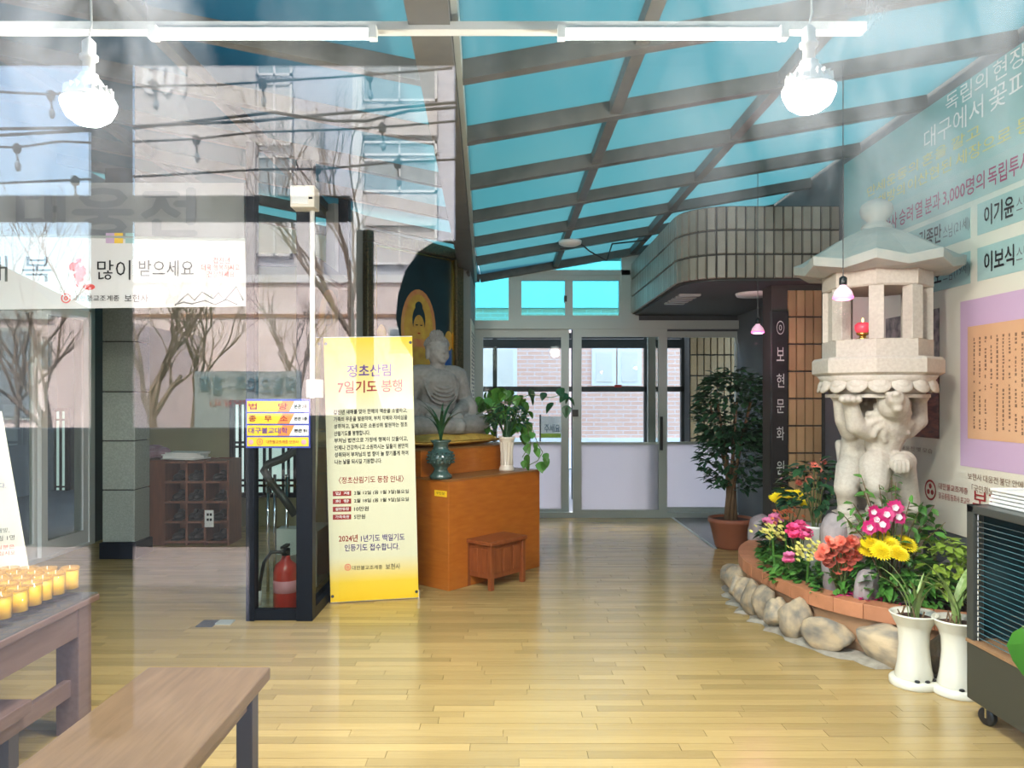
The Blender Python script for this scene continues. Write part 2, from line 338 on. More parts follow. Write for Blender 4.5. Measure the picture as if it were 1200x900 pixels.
    def build(s, name, m, parent=None, smooth=False, bevel=0, local=False, at_=None):
        off = V((0, 0, 0)) if local else wloc(parent)
        loc = V((0, 0, 0))
        if at_ is not None: loc = V(at_) - (V((0, 0, 0)) if local else V((0, 0, 0))); off = off + V((0, 0, 0))
        me = s.mesh(name, off); me.materials.append(M[m] if isinstance(m, str) else m)
        if smooth: me.polygons.foreach_set('use_smooth', [True] * len(me.polygons))
        o = link(bpy.data.objects.new(name, me), parent)
        if bevel: b = o.modifiers.new('bevel', 'BEVEL'); b.width = bevel; b.segments = 2; b.limit_method = 'ANGLE'
        WL[o] = wloc(parent) + o.location if not local else wloc(parent)
        return o

def tag(o, label, cat, group=None, kind=None):
    o['label'] = label; o['category'] = cat
    if group: o['group'] = group
    if kind: o['kind'] = kind
    return o
def thing(name, label, cat, loc=(0, 0, 0), group=None, rz=0):
    o = bpy.data.objects.new(name, None); o.empty_display_size = .1; COL.objects.link(o); o.location = loc; o.rotation_euler.z = rz
    WL[o] = V(loc); tag(o, label, cat, group); return o
def struct(o): o['kind'] = 'structure'; return o
def stuff(o): o['kind'] = 'stuff'; return o
def dup(o, loc=None, rz=None, label=None, parent=None, scale=None):
    c = o.copy(); COL.objects.link(c)
    if parent is not None: c.parent = parent
    if loc is not None: c.location = loc
    if rz is not None: c.rotation_euler.z = rz
    if scale: c.scale = (scale,) * 3
    if label: c['label'] = label
    for ch in [x for x in KIDS.get(o, o.children)]: dup(ch, parent=c)
    return c
KIDS = {}
def piece(me, name, parent, loc, rot=(0, 0, 0), scale=(1, 1, 1)):        # a part that shares its mesh
    o = bpy.data.objects.new(name, me); link(o, parent); o.location = V(loc) - wloc(parent); o.rotation_euler = rot; o.scale = scale; return o
def setmat(me, m, smooth=False):
    me.materials.append(M[m])
    if smooth: me.polygons.foreach_set('use_smooth', [True] * len(me.polygons))
    return me
def sculpt(mb, name, m, parent, voxel=.012, local=False, iters=6):
    o = mb.build(name, m, parent, smooth=True, local=local)
    r = o.modifiers.new('remesh', 'REMESH'); r.mode = 'VOXEL'; r.voxel_size = voxel; r.use_smooth_shade = True
    s = o.modifiers.new('smooth', 'SMOOTH'); s.factor = .5; s.iterations = iters
    return o

# lettering: a word is laid into the quad P00 (lower left), P10, P11, P01 as read
PEND = []
def lettering(body, m, parent, P00, P10, P11, P01, lift=.002, name='lettering', bold=0):
    me = bpy.data.meshes.new(name); me.materials.append(M[m]); o = link(bpy.data.objects.new(name, me), parent); WL[o] = wloc(parent)
    PEND.append((body, me, wloc(parent), [V(p) for p in (P00, P10, P11, P01)], lift, bold)); return o
def write_all():                                     # set every word in one text block, then lay each line into its quad
    words = sorted({p[0] for p in PEND}); cu = bpy.data.curves.new('words', 'FONT'); cu.body = '\n'.join(words); cu.resolution_u = 2; cu.align_x = 'CENTER'; cu.space_line = 4
    ob = bpy.data.objects.new('words', cu); me = bpy.data.meshes.new_from_object(ob); step = 4.0
    ys = [v.co.y for v in me.vertices]; lines = {}
    # the line pitch is read back from the block itself
    lo = min(ys); pitch = (-lo) / max(1, len(words) - 1) if len(words) > 1 else 4.0
    srt = sorted(set(round(y, 3) for y in ys), reverse=True); cuts = [srt[0] + 1]
    for a, b in zip(srt, srt[1:]):
        if a - b > 1.2: cuts.append((a + b) / 2)
    import bisect
    neg = [-c for c in cuts]; lid = [bisect.bisect_right(neg, -y) - 1 for y in ys]; F_ = {}
    for p in me.polygons: F_.setdefault(lid[p.vertices[0]], []).append(tuple(p.vertices))
    W_ = {}
    for k, w in enumerate(words):
        used = sorted({i for f in F_.get(k, []) for i in f}); ix = {i: n for n, i in enumerate(used)}
        W_[w] = ([me.vertices[i].co.copy() for i in used], [tuple(ix[i] for i in f) for f in F_.get(k, [])])
    bpy.data.objects.remove(ob); bpy.data.curves.remove(cu); bpy.data.meshes.remove(me)
    for body, m_, off, (P00, P10, P11, P01), lift, bold in PEND:
        vs, fs = W_[body]; x0 = min(v.x for v in vs); x1 = max(v.x for v in vs); y0 = min(v.y for v in vs); y1 = max(v.y for v in vs)
        n = (P10 - P00).cross(P01 - P00).normalized() * lift; mb = MB(); offs = [(0, 0)] if not bold else [(-bold, 0), (bold, 0), (0, bold), (0, -bold)]
        for k, (ox, oy) in enumerate(offs):
            Q = []
            for v in vs: a = (v.x + ox - x0) / max(x1 - x0, 1e-6); b = (v.y + oy - y0) / max(y1 - y0, 1e-6); Q.append((P00 * (1 - a) + P10 * a) * (1 - b) + (P01 * (1 - a) + P11 * a) * b + n * (1 + .05 * k) - off)
            mb.add(Q, fs)
        m_.from_pydata([tuple(v) for v in mb.v], [], mb.f); m_.update()
def box_px(D, x0, y0, x1, y1, fn=at): return fn(x0, y1, D), fn(x1, y1, D), fn(x1, y0, D), fn(x0, y0, D)
def let_px(body, m, parent, D, x0, y0, x1, y1, fn=at, bold=0, lift=.002, name='lettering'): return lettering(body, m, parent, *box_px(D, x0, y0, x1, y1, fn), lift=lift, bold=bold, name=name)

# ------------------------------------------------------------------ room shell
XL, XR, YB = -4.1, 2.8, 9.26
def zr_(x): return 2.92 + .175 * x
def zl_(x): return 2.8675 + .2 * (-.3 - x)
fb = MB().box(XL - .1, DG, -.12, XR + .1, YB + .1, -.018).build('floor', 'floor_gap'); struct(fb)
plank_me = setmat(MB().box(0, 0, 0, 1, 1, 1).mesh('plank'), 'floor_plank')
rest = MB(); y = DG + .1; W = .066; row = 0; nplank = 0
while y < YB - .01:
    x = XL - rnd.random() * .8
    while x < XR:
        ln = rnd.uniform(.5, .95); a, b = max(x, XL), min(x + ln, XR)
        h = rnd.uniform(-.0007, .0007); dep = min(W, YB - y) - .0015
        if b - a > .03:
            D = y + .05; p0 = VPX + a * F / D; p1 = VPX + b * F / D
            dark = (y > 7.35 and a > 2.02)
            if y > 2.85 and p1 > 0 and p0 < 1200 and nplank < 300 and not dark:
                piece(plank_me, 'plank', fb, (a + .001, y, -.017), scale=(b - a - .002, dep, .017 + h)); nplank += 1
            elif not dark: rest.box(a + .001, y, -.017, b - .001, y + dep, h)
        x += ln
    y += W; row += 1
stuff(rest.build('plank', 'floor_plank', fb))
MB().box(2.02, 7.35, -.017, XR, YB, .001).build('floor_slab', 'slate', fb)
MB().box(1.99, 7.32, -.017, 2.02, YB, .004).build('floor_strip', 'alu', fb)

# walls
A0, A1 = V((-1.5, 6.75, 0)), V((-.37, 8.12, 0)); WU = (A1 - A0).normalized(); WN = V((WU.y, -WU.x, 0))     # slanting altar wall, WN points to the room
def zroof(x): return zr_(x) if x > -.3 else zl_(x)
def wall(name, pts, m, th=.12, top=None):
    (xa, ya), (xb, yb) = pts; d = V((xb - xa, yb - ya, 0)).normalized(); n = V((-d.y, d.x, 0)) * th
    za, zb = (top, top) if top else (zroof(xa) + .05, zroof(xb) + .05)
    P = [V((xa, ya, 0)), V((xb, yb, 0)), V((xb, yb, 0)) + n, V((xa, ya, 0)) + n]
    o = MB().add([(p.x, p.y, 0) for p in P] + [(P[0].x, P[0].y, za), (P[1].x, P[1].y, zb), (P[2].x, P[2].y, zb), (P[3].x, P[3].y, za)],
                 [(0, 3, 2, 1), (4, 5, 6, 7), (0, 1, 5, 4), (1, 2, 6, 5), (2, 3, 7, 6), (3, 0, 4, 7)]).build(name, m)
    return struct(o)
wall('wall_altar', ((A0.x, A0.y), (A1.x, A1.y)), 'wall_plaster')
wall('wall_passage', ((A1.x, A1.y), (A1.x, YB)), 'wall_plaster')
wall('wall_return', ((A0.x, 8.6), (A0.x, A0.y)), 'wall_plaster')
wall('wall_back', ((XL, 8.6), (A0.x - .12, 8.6)), 'wall_olive')
wr = MB().box(XR, DG, 0, XR + .15, YB, 3.55).build('wall_right', 'wall_grey'); struct(wr)
wl_ = MB().box(XL - .15, DG, 0, XL, 5.3, 3.7).box(XL - .15, 7.62, 0, XL, 8.7, 3.75).box(XL - .15, 5.3, 2.35, XL, 7.62, 3.7).build('wall_left', 'wall_grey'); struct(wl_)
struct(MB().box(XL, DG - .06, 2.6, XR, DG + .06, 2.9).build('wall_front', 'wall_grey'))

# front glass, seen through from outside
fg = MB().box(XL, DG - .005, .02, XR, DG + .005, 2.6).build('window_1', 'front_glass'); struct(fg)

# ------------------------------------------------------------------ glazed roof
roof = bpy.data.objects.new('ceiling', None); COL.objects.link(roof); struct(roof)
CY = [1.06, 1.7, 2.55, 3.4, 4.22, 5.12, 6.08, 7.05, 8.02, 9.2]
RX = [-.3, .6, 1.52, 2.8]; LX = [-4.1, -2.8, -1.6, -.3]
for i in range(len(CY) - 1):
    for xs, zf in ((RX, zr_), (LX, zl_)):
        for a, b in zip(xs, xs[1:]):
            P = [(a + .004, CY[i] + .004, zf(a) + .055), (b - .004, CY[i] + .004, zf(b) + .055), (b - .004, CY[i + 1] - .004, zf(b) + .055), (a + .004, CY[i + 1] - .004, zf(a) + .055)]
            MB().quad3(P, .012, (0, 0, 1)).build('pane', 'roof_sheet', roof)
for y in CY:                                         # cross bars of both slopes
    for xs, zf in (((-.3, 2.8), zr_), ((-4.1, -.3), zl_)):
        a, b = xs; u = V((b - a, 0, zf(b) - zf(a))); n = u.cross(V((0, 1, 0))).normalized()
        if n.z < 0: n = -n
        w = .034
        MB().obox(V(((a + b) / 2, y, (zf(a) + zf(b)) / 2)), u * .5, V((0, w, 0)), n * .045).build('roof_bar', 'roof_bar', roof)
for x in (.6, 1.52): MB().obox((x, 5.1, zr_(x) + .012), (.03, 0, 0), (0, 4.1, 0), (0, 0, .045)).build('roof_bar', 'roof_bar', roof)
for x in (-2.8, -1.6): MB().obox((x, 5.1, zl_(x) + .012), (.03, 0, 0), (0, 4.1, 0), (0, 0, .045)).build('roof_bar', 'roof_bar', roof)
b0, b1 = V((-.23, 1.1, 2.875)), V((-.44, 9.2, 2.86))
mbm = MB(); u = (b1 - b0); n = V((u.y, -u.x, 0)).normalized()
mbm.obox((b0 + b1) / 2, u / 2, n * .075, (0, 0, .085)); mbm.build('gutter_beam', 'beam', roof)
MB().obox((b0 + b1) / 2 + n * .09 + V((0, 0, .02)), u / 2, n * .012, (0, 0, .06)).build('gutter_edge', 'alu', roof)
for t in (.985,):                                    # steel bracing where the gutter meets the altar wall
    c = b0.lerp(b1, .86)
    MB().tube([c + V((-.25, 0, -.55)), c + V((-.04, 0, -.1))], .03, 4).tube([c + V((.02, 0, -.1)), c + V((.02, .6, -.55))], .02, 4).build('roof_brace', 'beam', roof)

# ------------------------------------------------------------------ far entrance
ent = bpy.data.objects.new('door_1', None); COL.objects.link(ent); struct(ent); EY = YB
def fr_px(mb, x0, y0, x1, y1, th=.09, D=EY, dy=0):
    a, b = at(x0, y1, D), at(x1, y0, D); mb.box(a.x, D + dy - th / 2, max(a.z, 0), b.x, D + dy + th / 2, b.z)
m_ = MB(); fr_px(m_, 548, 300, 557, 607); fr_px(m_, 557, 376, 905, 386, .12); fr_px(m_, 596, 319, 604, 378); fr_px(m_, 728, 296, 748, 378); fr_px(m_, 557, 600, 905, 607, .1); fr_px(m_, 557, 317, 738, 323)
m_.build('door_frame', 'alu', ent)
# two-sash window above the doors
m_ = MB(); fr_px(m_, 603, 322, 733, 329, .07); fr_px(m_, 603, 370, 733, 378, .07); fr_px(m_, 603, 329, 611, 370, .07); fr_px(m_, 725, 329, 733, 370, .07); fr_px(m_, 662, 329, 671, 370, .06)
upw = m_.build('window_sash', 'alu', ent)
for x0, x1 in ((611, 662), (671, 725)):
    m_ = MB(); fr_px(m_, x0, 329, x1, 370, .01); m_.build('pane', 'upper_glass', ent)
m_ = MB(); fr_px(m_, 661, 347, 664, 354, .09); m_.build('window_latch', 'black_plastic', ent)
m_ = MB(); fr_px(m_, 557, 323, 596, 376, .01); m_.build('pane', 'upper_glass', ent)
struct(MB().box(-.7, YB + .06, 3.28, 3.2, YB + 1.1, 3.36).build('sun_block_eave', 'steel_dark'))  # unseen eave added to keep sun off the window above the doors
# the wedge between window and roof slope
P = [at(600, 320, EY), at(742, 320, EY), at(742, 296, EY)]
MB().add([(p.x, EY - .005, p.z) for p in P] + [(p.x, EY + .005, p.z) for p in P], [(0, 1, 2), (5, 4, 3), (0, 3, 4, 1), (1, 4, 5, 2), (2, 5, 3, 0)]).build('pane', 'upper_glass', ent)
a, b = at(740, 388, EY), at(910, 280, EY); MB().box(a.x, EY, a.z, b.x, EY + .06, 3.45).build('transom_panel', 'soffit', ent)
def leaf_door(name, x0, x1, stl, dy, top=386, bot=605, railb=8):
    d = bpy.data.objects.new(name, None); link(d, ent)
    m_ = MB(); fr_px(m_, x0, top, x0 + stl, bot, .05, dy=dy); fr_px(m_, x1 - stl, top, x1, bot, .05, dy=dy); fr_px(m_, x0 + stl, top, x1 - stl, top + 9, .05, dy=dy); fr_px(m_, x0 + stl, bot - railb, x1 - stl, bot, .05, dy=dy)
    fr_px(m_, x0 + stl, 518, x1 - stl, 521, .03, dy=dy); m_.build('leaf_frame', 'alu', d)
    m_ = MB(); fr_px(m_, x0 + stl, top + 9, x1 - stl, 518, .008, dy=dy); m_.build('pane', 'door_glass', d)
    m_ = MB(); fr_px(m_, x0 + stl, 521, x1 - stl, bot - railb, .01, dy=dy); m_.build('frosted_pane', 'frosted_film', d)
    return d
leaf_door('door_leaf', 557, 667, 9, .05)
d2 = leaf_door('door_leaf', 671, 781, 10, -.02)
d3 = leaf_door('door_leaf', 760, 872, 9, .06, railb=10)
m_ = MB(); fr_px(m_, 772, 488, 775, 527, .09, dy=-.05); m_.build('pull_handle', 'black_plastic', d2)
m_ = MB(); fr_px(m_, 670, 480, 677, 488, .07, dy=-.04); m_.build('door_lock', 'black_plastic', d2)
m_ = MB(); fr_px(m_, 720, 451, 728, 454, .03, dy=-.02); m_.build('door_sticker', 'ink_red', d2)

# ------------------------------------------------------------------ lane beyond the far entrance
lane = MB().box(-10, YB + .1, -.12, 14, 24, -.02).build('lane_ground', 'porch_paving'); struct(lane)
pb = thing('brick_building', 'pink brick building across the lane, seen through the far glass doors', 'building', (0, 15.6, 0))
MB().box(-9, 15.6, 0, 12, 19, 9.5).build('brick_wall', 'lane_brick', pb)
MB().box(-9, 15.52, 3.25, 12, 15.6, 9.5).build('upper_cladding', 'white_wall', pb)
MB().box(-9, 15.54, 0, 12, 15.6, .62).build('base_course', 'white_wall', pb)
for (x0, x1, y0, y1) in ((694, 722, 408, 452), (724, 752, 408, 452), (560, 606, 405, 470)):
    a, b = at(x0, y1, 15.5), at(x1, y0, 15.5); w_ = MB().box(a.x, 15.52, a.z, b.x, 15.6, b.z).build('window', 'white_wall', pb)
    MB().box(a.x + .08, 15.50, a.z + .08, b.x - .08, 15.52, b.z - .08).build('pane', 'cream_wall', w_)
vf = thing('vestibule_frame', 'dark aluminium vestibule frame standing just outside the far doors', 'frame', (1, 10.9, 0))
m_ = MB()
for x in (548, 580, 672, 757, 800): a = at(x, 600, 10.9); m_.box(a.x - .03, 10.86, 0, a.x + .03, 10.94, 2.45)
m_.build('post', 'steel_dark', vf)
a, b = at(540, 408, 10.9), at(820, 398, 10.9); MB().box(a.x, 10.85, a.z, b.x, 10.95, b.z).build('header', 'steel_dark', vf)
a, b = at(540, 459, 10.9), at(820, 453, 10.9); MB().box(a.x, 10.86, a.z, b.x, 10.94, b.z).build('rail', 'steel_dark', vf)
MB().box(at(540, 400, 10.9).x, 10.94, 2.28, at(830, 400, 10.9).x, 12.1, 2.36).build('awning', 'steel_dark', vf)
ob = thing('notice_banner', 'small green and white notice banner outside, behind the trailing vine', 'banner', at(646, 512, 10.7))
a, b = at(634, 513, 10.7), at(658, 488, 10.7); MB().box(a.x, 10.69, a.z, b.x, 10.70, b.z).build('cloth', 'print_white', ob)
a, b = at(634, 513, 10.69), at(658, 508, 10.69); MB().box(a.x, 10.685, a.z, b.x, 10.69, b.z).build('green_band', 'leaf_lime', ob)
let_px('주세요', 'ink_teal', ob, 10.68, 638, 497, 656, 507)
MB().box(a.x - .02, 10.69, 0, a.x, 10.72, 1.2).box(b.x, 10.69, 0, b.x + .02, 10.72, 1.2).build('pole', 'steel_dark', ob)

brick_me = {}
def tile_me(w, h, m, d=.02):
    k = (round(w, 3), round(h, 3), m)
    if k not in brick_me:
        mb = MB(); b = .004
        mb.add([(-w / 2, 0, -h / 2), (w / 2, 0, -h / 2), (w / 2, 0, h / 2), (-w / 2, 0, h / 2), (-w / 2 + b, -d, -h / 2 + b), (w / 2 - b, -d, -h / 2 + b), (w / 2 - b, -d, h / 2 - b), (-w / 2 + b, -d, h / 2 - b)],
               [(4, 5, 6, 7), (0, 1, 5, 4), (1, 2, 6, 5), (2, 3, 7, 6), (3, 0, 4, 7)])
        brick_me[k] = setmat(mb.mesh('tile'), m)
    return brick_me[k]
# tiled pier outside
op = struct(MB().box(2.52, 10.5, 0, 3.6, 10.8, 3.2).build('pier_outside', 'grout'))
me = tile_me(.083, .27, 'tile')
for i in range(7):
    for j in range(9): piece(me, 'tile', op, (2.575 + i * .092, 10.5, .17 + j * .285))
# ------------------------------------------------------------------ tiled canopy and tiled wall on the right
cz0, cz1 = 2.44, 3.05
path = [(1.53, YB)]
cxr, cyr, rad = 1.9, 6.82, .38
for k in range(9): a = math.pi + (math.pi / 2) * k / 8; path.append((cxr + rad * math.cos(a), cyr + rad * math.sin(a)))
path.append((XR, cyr - rad))
can = struct(MB().prism([(x, y) for x, y in path] + [(XR, YB)], cz0, cz1).build('ceiling_canopy', 'grout'))
MB().prism([(x + .03, y + .02) for x, y in path] + [(XR, YB)], cz0 - .012, cz0 - .001).build('soffit', 'soffit', can)
segs = [V((x, y, 0)) for x, y in path]; L_tot = sum((segs[i + 1] - segs[i]).length for i in range(len(segs) - 1))
def along(s):
    for i in range(len(segs) - 1):
        l = (segs[i + 1] - segs[i]).length
        if s <= l or i == len(segs) - 2: t = (segs[i + 1] - segs[i]).normalized(); return segs[i] + t * s, t
        s -= l
me = tile_me(.068, .190, 'canopy_tile'); n = int(L_tot / .078)
for i in range(n):
    p, t = along((i + .5) * L_tot / n)
    for j in range(3): piece(me, 'tile', can, (p.x, p.y, cz0 + .102 + j * .203), (0, 0, math.atan2(t.y, t.x)))
MB().lathe([(.16, -.03), (.17, -.01), (.17, 0)], (2.35, 7.25, cz0 - .012), 24).build('soffit_light', 'white_plastic', can, smooth=True)
for k in range(5): MB().box(1.66, 7.3 + k * .16, cz0 - .03, 1.86, 7.38 + k * .16, cz0 - .012).build('slat', 'alu', can)
tw = struct(MB().box(2.33, 6.72, 0, XR, 6.95, cz0 - .013).build('wall_tiled', 'grout'))
me = tile_me(.070, .228, 'tile')
for i in range(4):
    for j in range(10): piece(me, 'tile', tw, (2.505 + i * .0745, 6.72, .125 + j * .238))
bd = thing('name_board', 'tall black signboard with white vertical lettering on the tiled wall', 'signboard', at(915, 560, 6.68))
a, b = at(904, 575, 6.68), at(924, 364, 6.68); MB().box(a.x, 6.685, a.z, b.x, 6.715, b.z).build('board', 'black_plastic', bd, bevel=.004)
for ch, yc in (('ⓞ', 384), ('보', 415), ('현', 446), ('문', 476), ('화', 508), ('원', 548)): let_px(ch, 'ink_silver', bd, 6.684, 910, yc - 8, 919, yc + 8)

# ------------------------------------------------------------------ right wall banner (cloth hung on the wall; read from far to near)
WXB = XR - .012
gb = thing('history_banner', 'huge teal and cream printed banner covering the right wall behind the lantern', 'banner', (WXB, 4.6, .6))
MB().box(WXB, 2.2, .6, WXB + .008, 6.32, 3.36).build('cloth', 'wall_cloth', gb)
def wq(px0, px1, z0, z1, z0b=None, z1b=None):        # quad on the wall between two picture columns
    ya, yb = (WXB) * F / (px0 - VPX), (WXB) * F / (px1 - VPX); return V((WXB, ya, z0)), V((WXB, yb, z0)), V((WXB, yb, z1)), V((WXB, ya, z1))
def sheet(name, m, y0, y1, z0, z1, lift=.003): return MB().box(WXB - lift, y1, z0, WXB - .0005, y0, z1).build(name, m, gb)
def wl(body, m, y0, y1, z0, z1, lift=.006, bold=0):   # word by word along the wall
    ww = lambda t: sum(.55 if c.isascii() else 1 for c in t); ws = body.split(' '); tot = sum(map(ww, ws)) + .35 * (len(ws) - 1); a = 0
    for w in ws:
        b = a + ww(w); ya, yb = y0 + (y1 - y0) * a / tot, y0 + (y1 - y0) * b / tot; a = b + .35
        lettering(w, m, gb, (WXB, ya, z0), (WXB, yb, z0), (WXB, yb, z1), (WXB, ya, z1), lift=lift, bold=bold)
sheet('heading_strip', 'print_aqua', 6.0, 2.3, 2.62, 2.82)
for y0, y1 in ((5.35, 4.60), (4.53, 3.75), (3.68, 2.9)):
    for z0, z1 in ((2.40, 2.585), (2.13, 2.325)): sheet('name_plate', 'print_aqua', y0, y1, z0, z1)
wl('동화사 승려 열 분과 3,000명의 독립투사님', 'ink_maroon', 5.72, 3.98, 2.655, 2.765, bold=.012)
for nm, ag, y0, z0 in (('김종만', '스님 (21세)', 5.16, 2.44), ('이기윤', '스님 (20세)', 4.46, 2.44), ('박상오', '스님 (19세)', 5.16, 2.17), ('이보식', '스님 (21세)', 4.46, 2.17)):
    wl(nm, 'ink_black', y0, y0 - .26, z0, z0 + .115, bold=.02); wl(ag, 'ink_grey', y0 - .28, y0 - .56, z0 + .01, z0 + .095)
wl('만세운동의 혼을 깔고', 'ink_yellow', 5.9, 4.5, 2.98, 3.055); wl('민족해방의 이산현된 세장으로 등', 'ink_yellow', 6.0, 4.05, 2.865, 2.95)
wl('독립의 현장', 'ink_white', 4.85, 4.10, 3.235, 3.35); wl('대구에서 꽃피', 'ink_white', 5.1, 4.10, 3.08, 3.215)
sheet('mauve_mount', 'print_mauve', 4.70, 2.6, 1.03, 2.03)
sheet('old_document', 'old_paper', 4.62, 2.7, 1.20, 1.87, .006)
tx = MB()
for k in range(34):                                  # columns of faded brush writing on the document
    yy = 4.56 - k * .053; zz = 1.80
    while zz > 1.26 + (.25 if k % 7 == 3 else 0):
        h = rnd.uniform(.008, .02)
        if rnd.random() < .85: tx.box(WXB - .0075, yy - rnd.uniform(.008, .016), zz - h, WXB - .006, yy, zz)
        zz -= h + .008
stuff(tx.build('brush_writing', 'ink_brown', gb))
wl('보현사 대웅전 불단 안에서 발', 'ink_brown', 4.62, 4.02, .955, .995); wl('「국민회보」가 한 장에 새겨', 'ink_brown', 4.58, 4.02, .885, .93)
lp = MB(); lp.lathe([(.058, 0), (.058, .004)], (0, 0, 0), 24)
def disc(cy, cz, r, m, lift, name='logo', ri=0):
    mb = MB(); n = 24; P = []
    for k in range(n): a = 2 * math.pi * k / n; P.append((WXB - lift, cy + r * math.cos(a), cz + r * math.sin(a)))
    if ri:
        for k in range(n): a = 2 * math.pi * k / n; P.append((WXB - lift, cy + ri * math.cos(a), cz + ri * math.sin(a)))
        mb.add(P, [(k, n + k, n + (k + 1) % n, (k + 1) % n) for k in range(n)])
    else: mb.add(P, [tuple(range(n))[::-1]])
    return mb.build(name, m, gb)
disc(5.03, .84, .068, 'ink_red', .004, ri=.055)
for a in (90, 210, 330): disc(5.03 + .026 * math.cos(R(a)), .84 + .026 * math.sin(R(a)), .017, 'ink_red', .004)
wl('대한불교조계종', 'ink_red', 4.93, 4.62, .86, .90); wl('팔공총림 동화사 포교당', 'ink_red', 4.93, 4.60, .80, .84); wl('보현사', 'ink_red', 4.57, 4.12, .80, .90, bold=.01)
sheet('temple_photo', 'print_photo', 5.62, 4.93, 1.18, 2.02); sheet('photo_roofs', 'print_photo_roof', 5.62, 4.93, 1.18, 1.60, .005)
wl('보현사 대웅전 옛 모습', 'ink_brown', 5.6, 5.0, 1.08, 1.11)

# ------------------------------------------------------------------ altar wall painting, altar, Buddha
def P_(t, z, n=0.0): return A0 + WU * t + WN * n + V((0, 0, z))
pa = thing('altar_painting', 'large dark altar painting in a thick carved frame behind the stone Buddha', 'painting', P_(.9, 1.0, .03))
t0, t1, z0, z1 = .31, 1.60, 1.0, 2.97
def slab(mb, ta, tb, za, zb, na, nb): c = P_((ta + tb) / 2, (za + zb) / 2, (na + nb) / 2); mb.obox(c, WU * (tb - ta) / 2, WN * (nb - na) / 2, V((0, 0, (zb - za) / 2)))
mb = MB()
slab(mb, t0, t1, z0, z0 + .11, .005, .075); slab(mb, t0, t1, z1 - .11, z1, .005, .075); slab(mb, t0, t0 + .11, z0 + .11, z1 - .11, .005, .075); slab(mb, t1 - .11, t1, z0 + .11, z1 - .11, .005, .075)
mb.build('carved_frame', 'frame_gilt', pa, bevel=.012)
mb = MB(); e = .12
for (a, b, c, d) in ((t0 + e, t1 - e, z0 + e, z0 + e + .015), (t0 + e, t1 - e, z1 - e - .015, z1 - e), (t0 + e, t0 + e + .015, z0 + e, z1 - e), (t1 - e - .015, t1 - e, z0 + e, z1 - e)): slab(mb, a, b, c, d, .01, .05)
mb.build('gilt_liner', 'brass', pa)
mb = MB(); slab(mb, t0 + .1, t1 - .1, z0 + .1, z1 - .1, .01, .022); mb.build('canvas', 'night_paint', pa)
def oval(t, z, a, b, n, m, name, rot=0, seg=28):
    mb = MB(); Q = []
    for k in range(seg): an = 2 * math.pi * k / seg; x, y = a * math.cos(an), b * math.sin(an); Q.append(P_(t + x * math.cos(rot) - y * math.sin(rot), z + x * math.sin(rot) + y * math.cos(rot), n))
    mb.add(Q, [tuple(range(seg))]); return mb.build(name, m, pa)
oval(1.0, 2.12, .235, .38, .024, 'halo_paint', 'painted_halo'); oval(1.0, 2.12, .195, .33, .025, 'gold_paint', 'painted_halo')
oval(1.0, 1.62, .32, .40, .0255, 'halo_paint', 'painted_robe'); oval(1.0, 2.20, .088, .14, .027, 'night_paint', 'painted_hair'); oval(1.0, 2.33, .05, .05, .0265, 'night_paint', 'painted_hair')
oval(1.0, 2.13, .075, .12, .028, 'gold_paint', 'painted_face'); oval(1.0, 1.78, .22, .16, .0275, 'gold_paint', 'painted_chest')
oval(1.42, 2.02, .06, .1, .026, 'gold_paint', 'painted_face'); oval(1.42, 1.78, .07, .2, .0255, 'blue_paint', 'painted_robe'); oval(.52, 2.02, .06, .1, .026, 'gold_paint', 'painted_face'); oval(.52, 1.75, .07, .2, .0255, 'blue_paint', 'painted_robe')
for s in (-1, 1): oval(1.0 + s * .03, 2.15, .018, .006, .029, 'ink_black', 'painted_eye')
oval(1.0, 2.07, .02, .007, .029, 'ink_red', 'painted_mouth')
# pale scroll on the passage corner
ws = thing('wall_scroll', 'narrow pale sheet of small writing at the wall corner beside the painting', 'poster', (A1.x, 8.2, 1.2))
MB().box(A1.x, 8.16, 1.15, A1.x + .01, 9.0, 2.28).build('sheet', 'print_cream', ws)
tx = MB()
for k in range(7):
    for j in range(22):
        if rnd.random() < .9: tx.box(A1.x + .01, 8.24 + k * .1, 1.25 + j * .042, A1.x + .0112, 8.29 + k * .1, 1.275 + j * .042)
stuff(tx.build('small_writing', 'ink_grey', ws))

C0 = V((-.42, 5.72, 0)); AU = V((.65, .76, 0)).normalized(); AN = V((-AU.y, AU.x, 0))   # AU along the front, AN back to the wall
def Q_(t, d, z): return C0 + AU * t + AN * d + V((0, 0, z))
def ab(mb, t0, t1, d0, d1, z0, z1): return mb.obox(Q_((t0 + t1) / 2, (d0 + d1) / 2, (z0 + z1) / 2), AU * (t1 - t0) / 2, AN * (d1 - d0) / 2, V((0, 0, (z1 - z0) / 2)))
al = thing('altar', 'orange two-tier wooden altar carrying the stone Buddha, in front of the painting', 'altar', C0)
ab(MB(), 0, 1.10, 0, 1.36, 0, .815).build('lower_tier', 'altar_wood', al, bevel=.004)
ab(MB(), -.004, 1.104, -.004, 1.36, .815, .83).build('lower_top', 'altar_edge', al)
ab(MB(), .0, 1.06, .30, 1.36, .83, 1.025).build('upper_tier', 'altar_wood', al, bevel=.004)
ab(MB(), -.003, 1.064, .297, 1.36, 1.025, 1.038).build('upper_top', 'altar_edge', al)
tg = ab(MB(), -.002, 0, .02, .15, .70, .745).build('name_tag', 'sign_yellow', al); tg['label'] = 'small yellow name tag with dark characters'
lettering('무진장', 'ink_black', al, Q_(-.002, .13, .715), Q_(-.002, .04, .715), Q_(-.002, .04, .735), Q_(-.002, .13, .735))

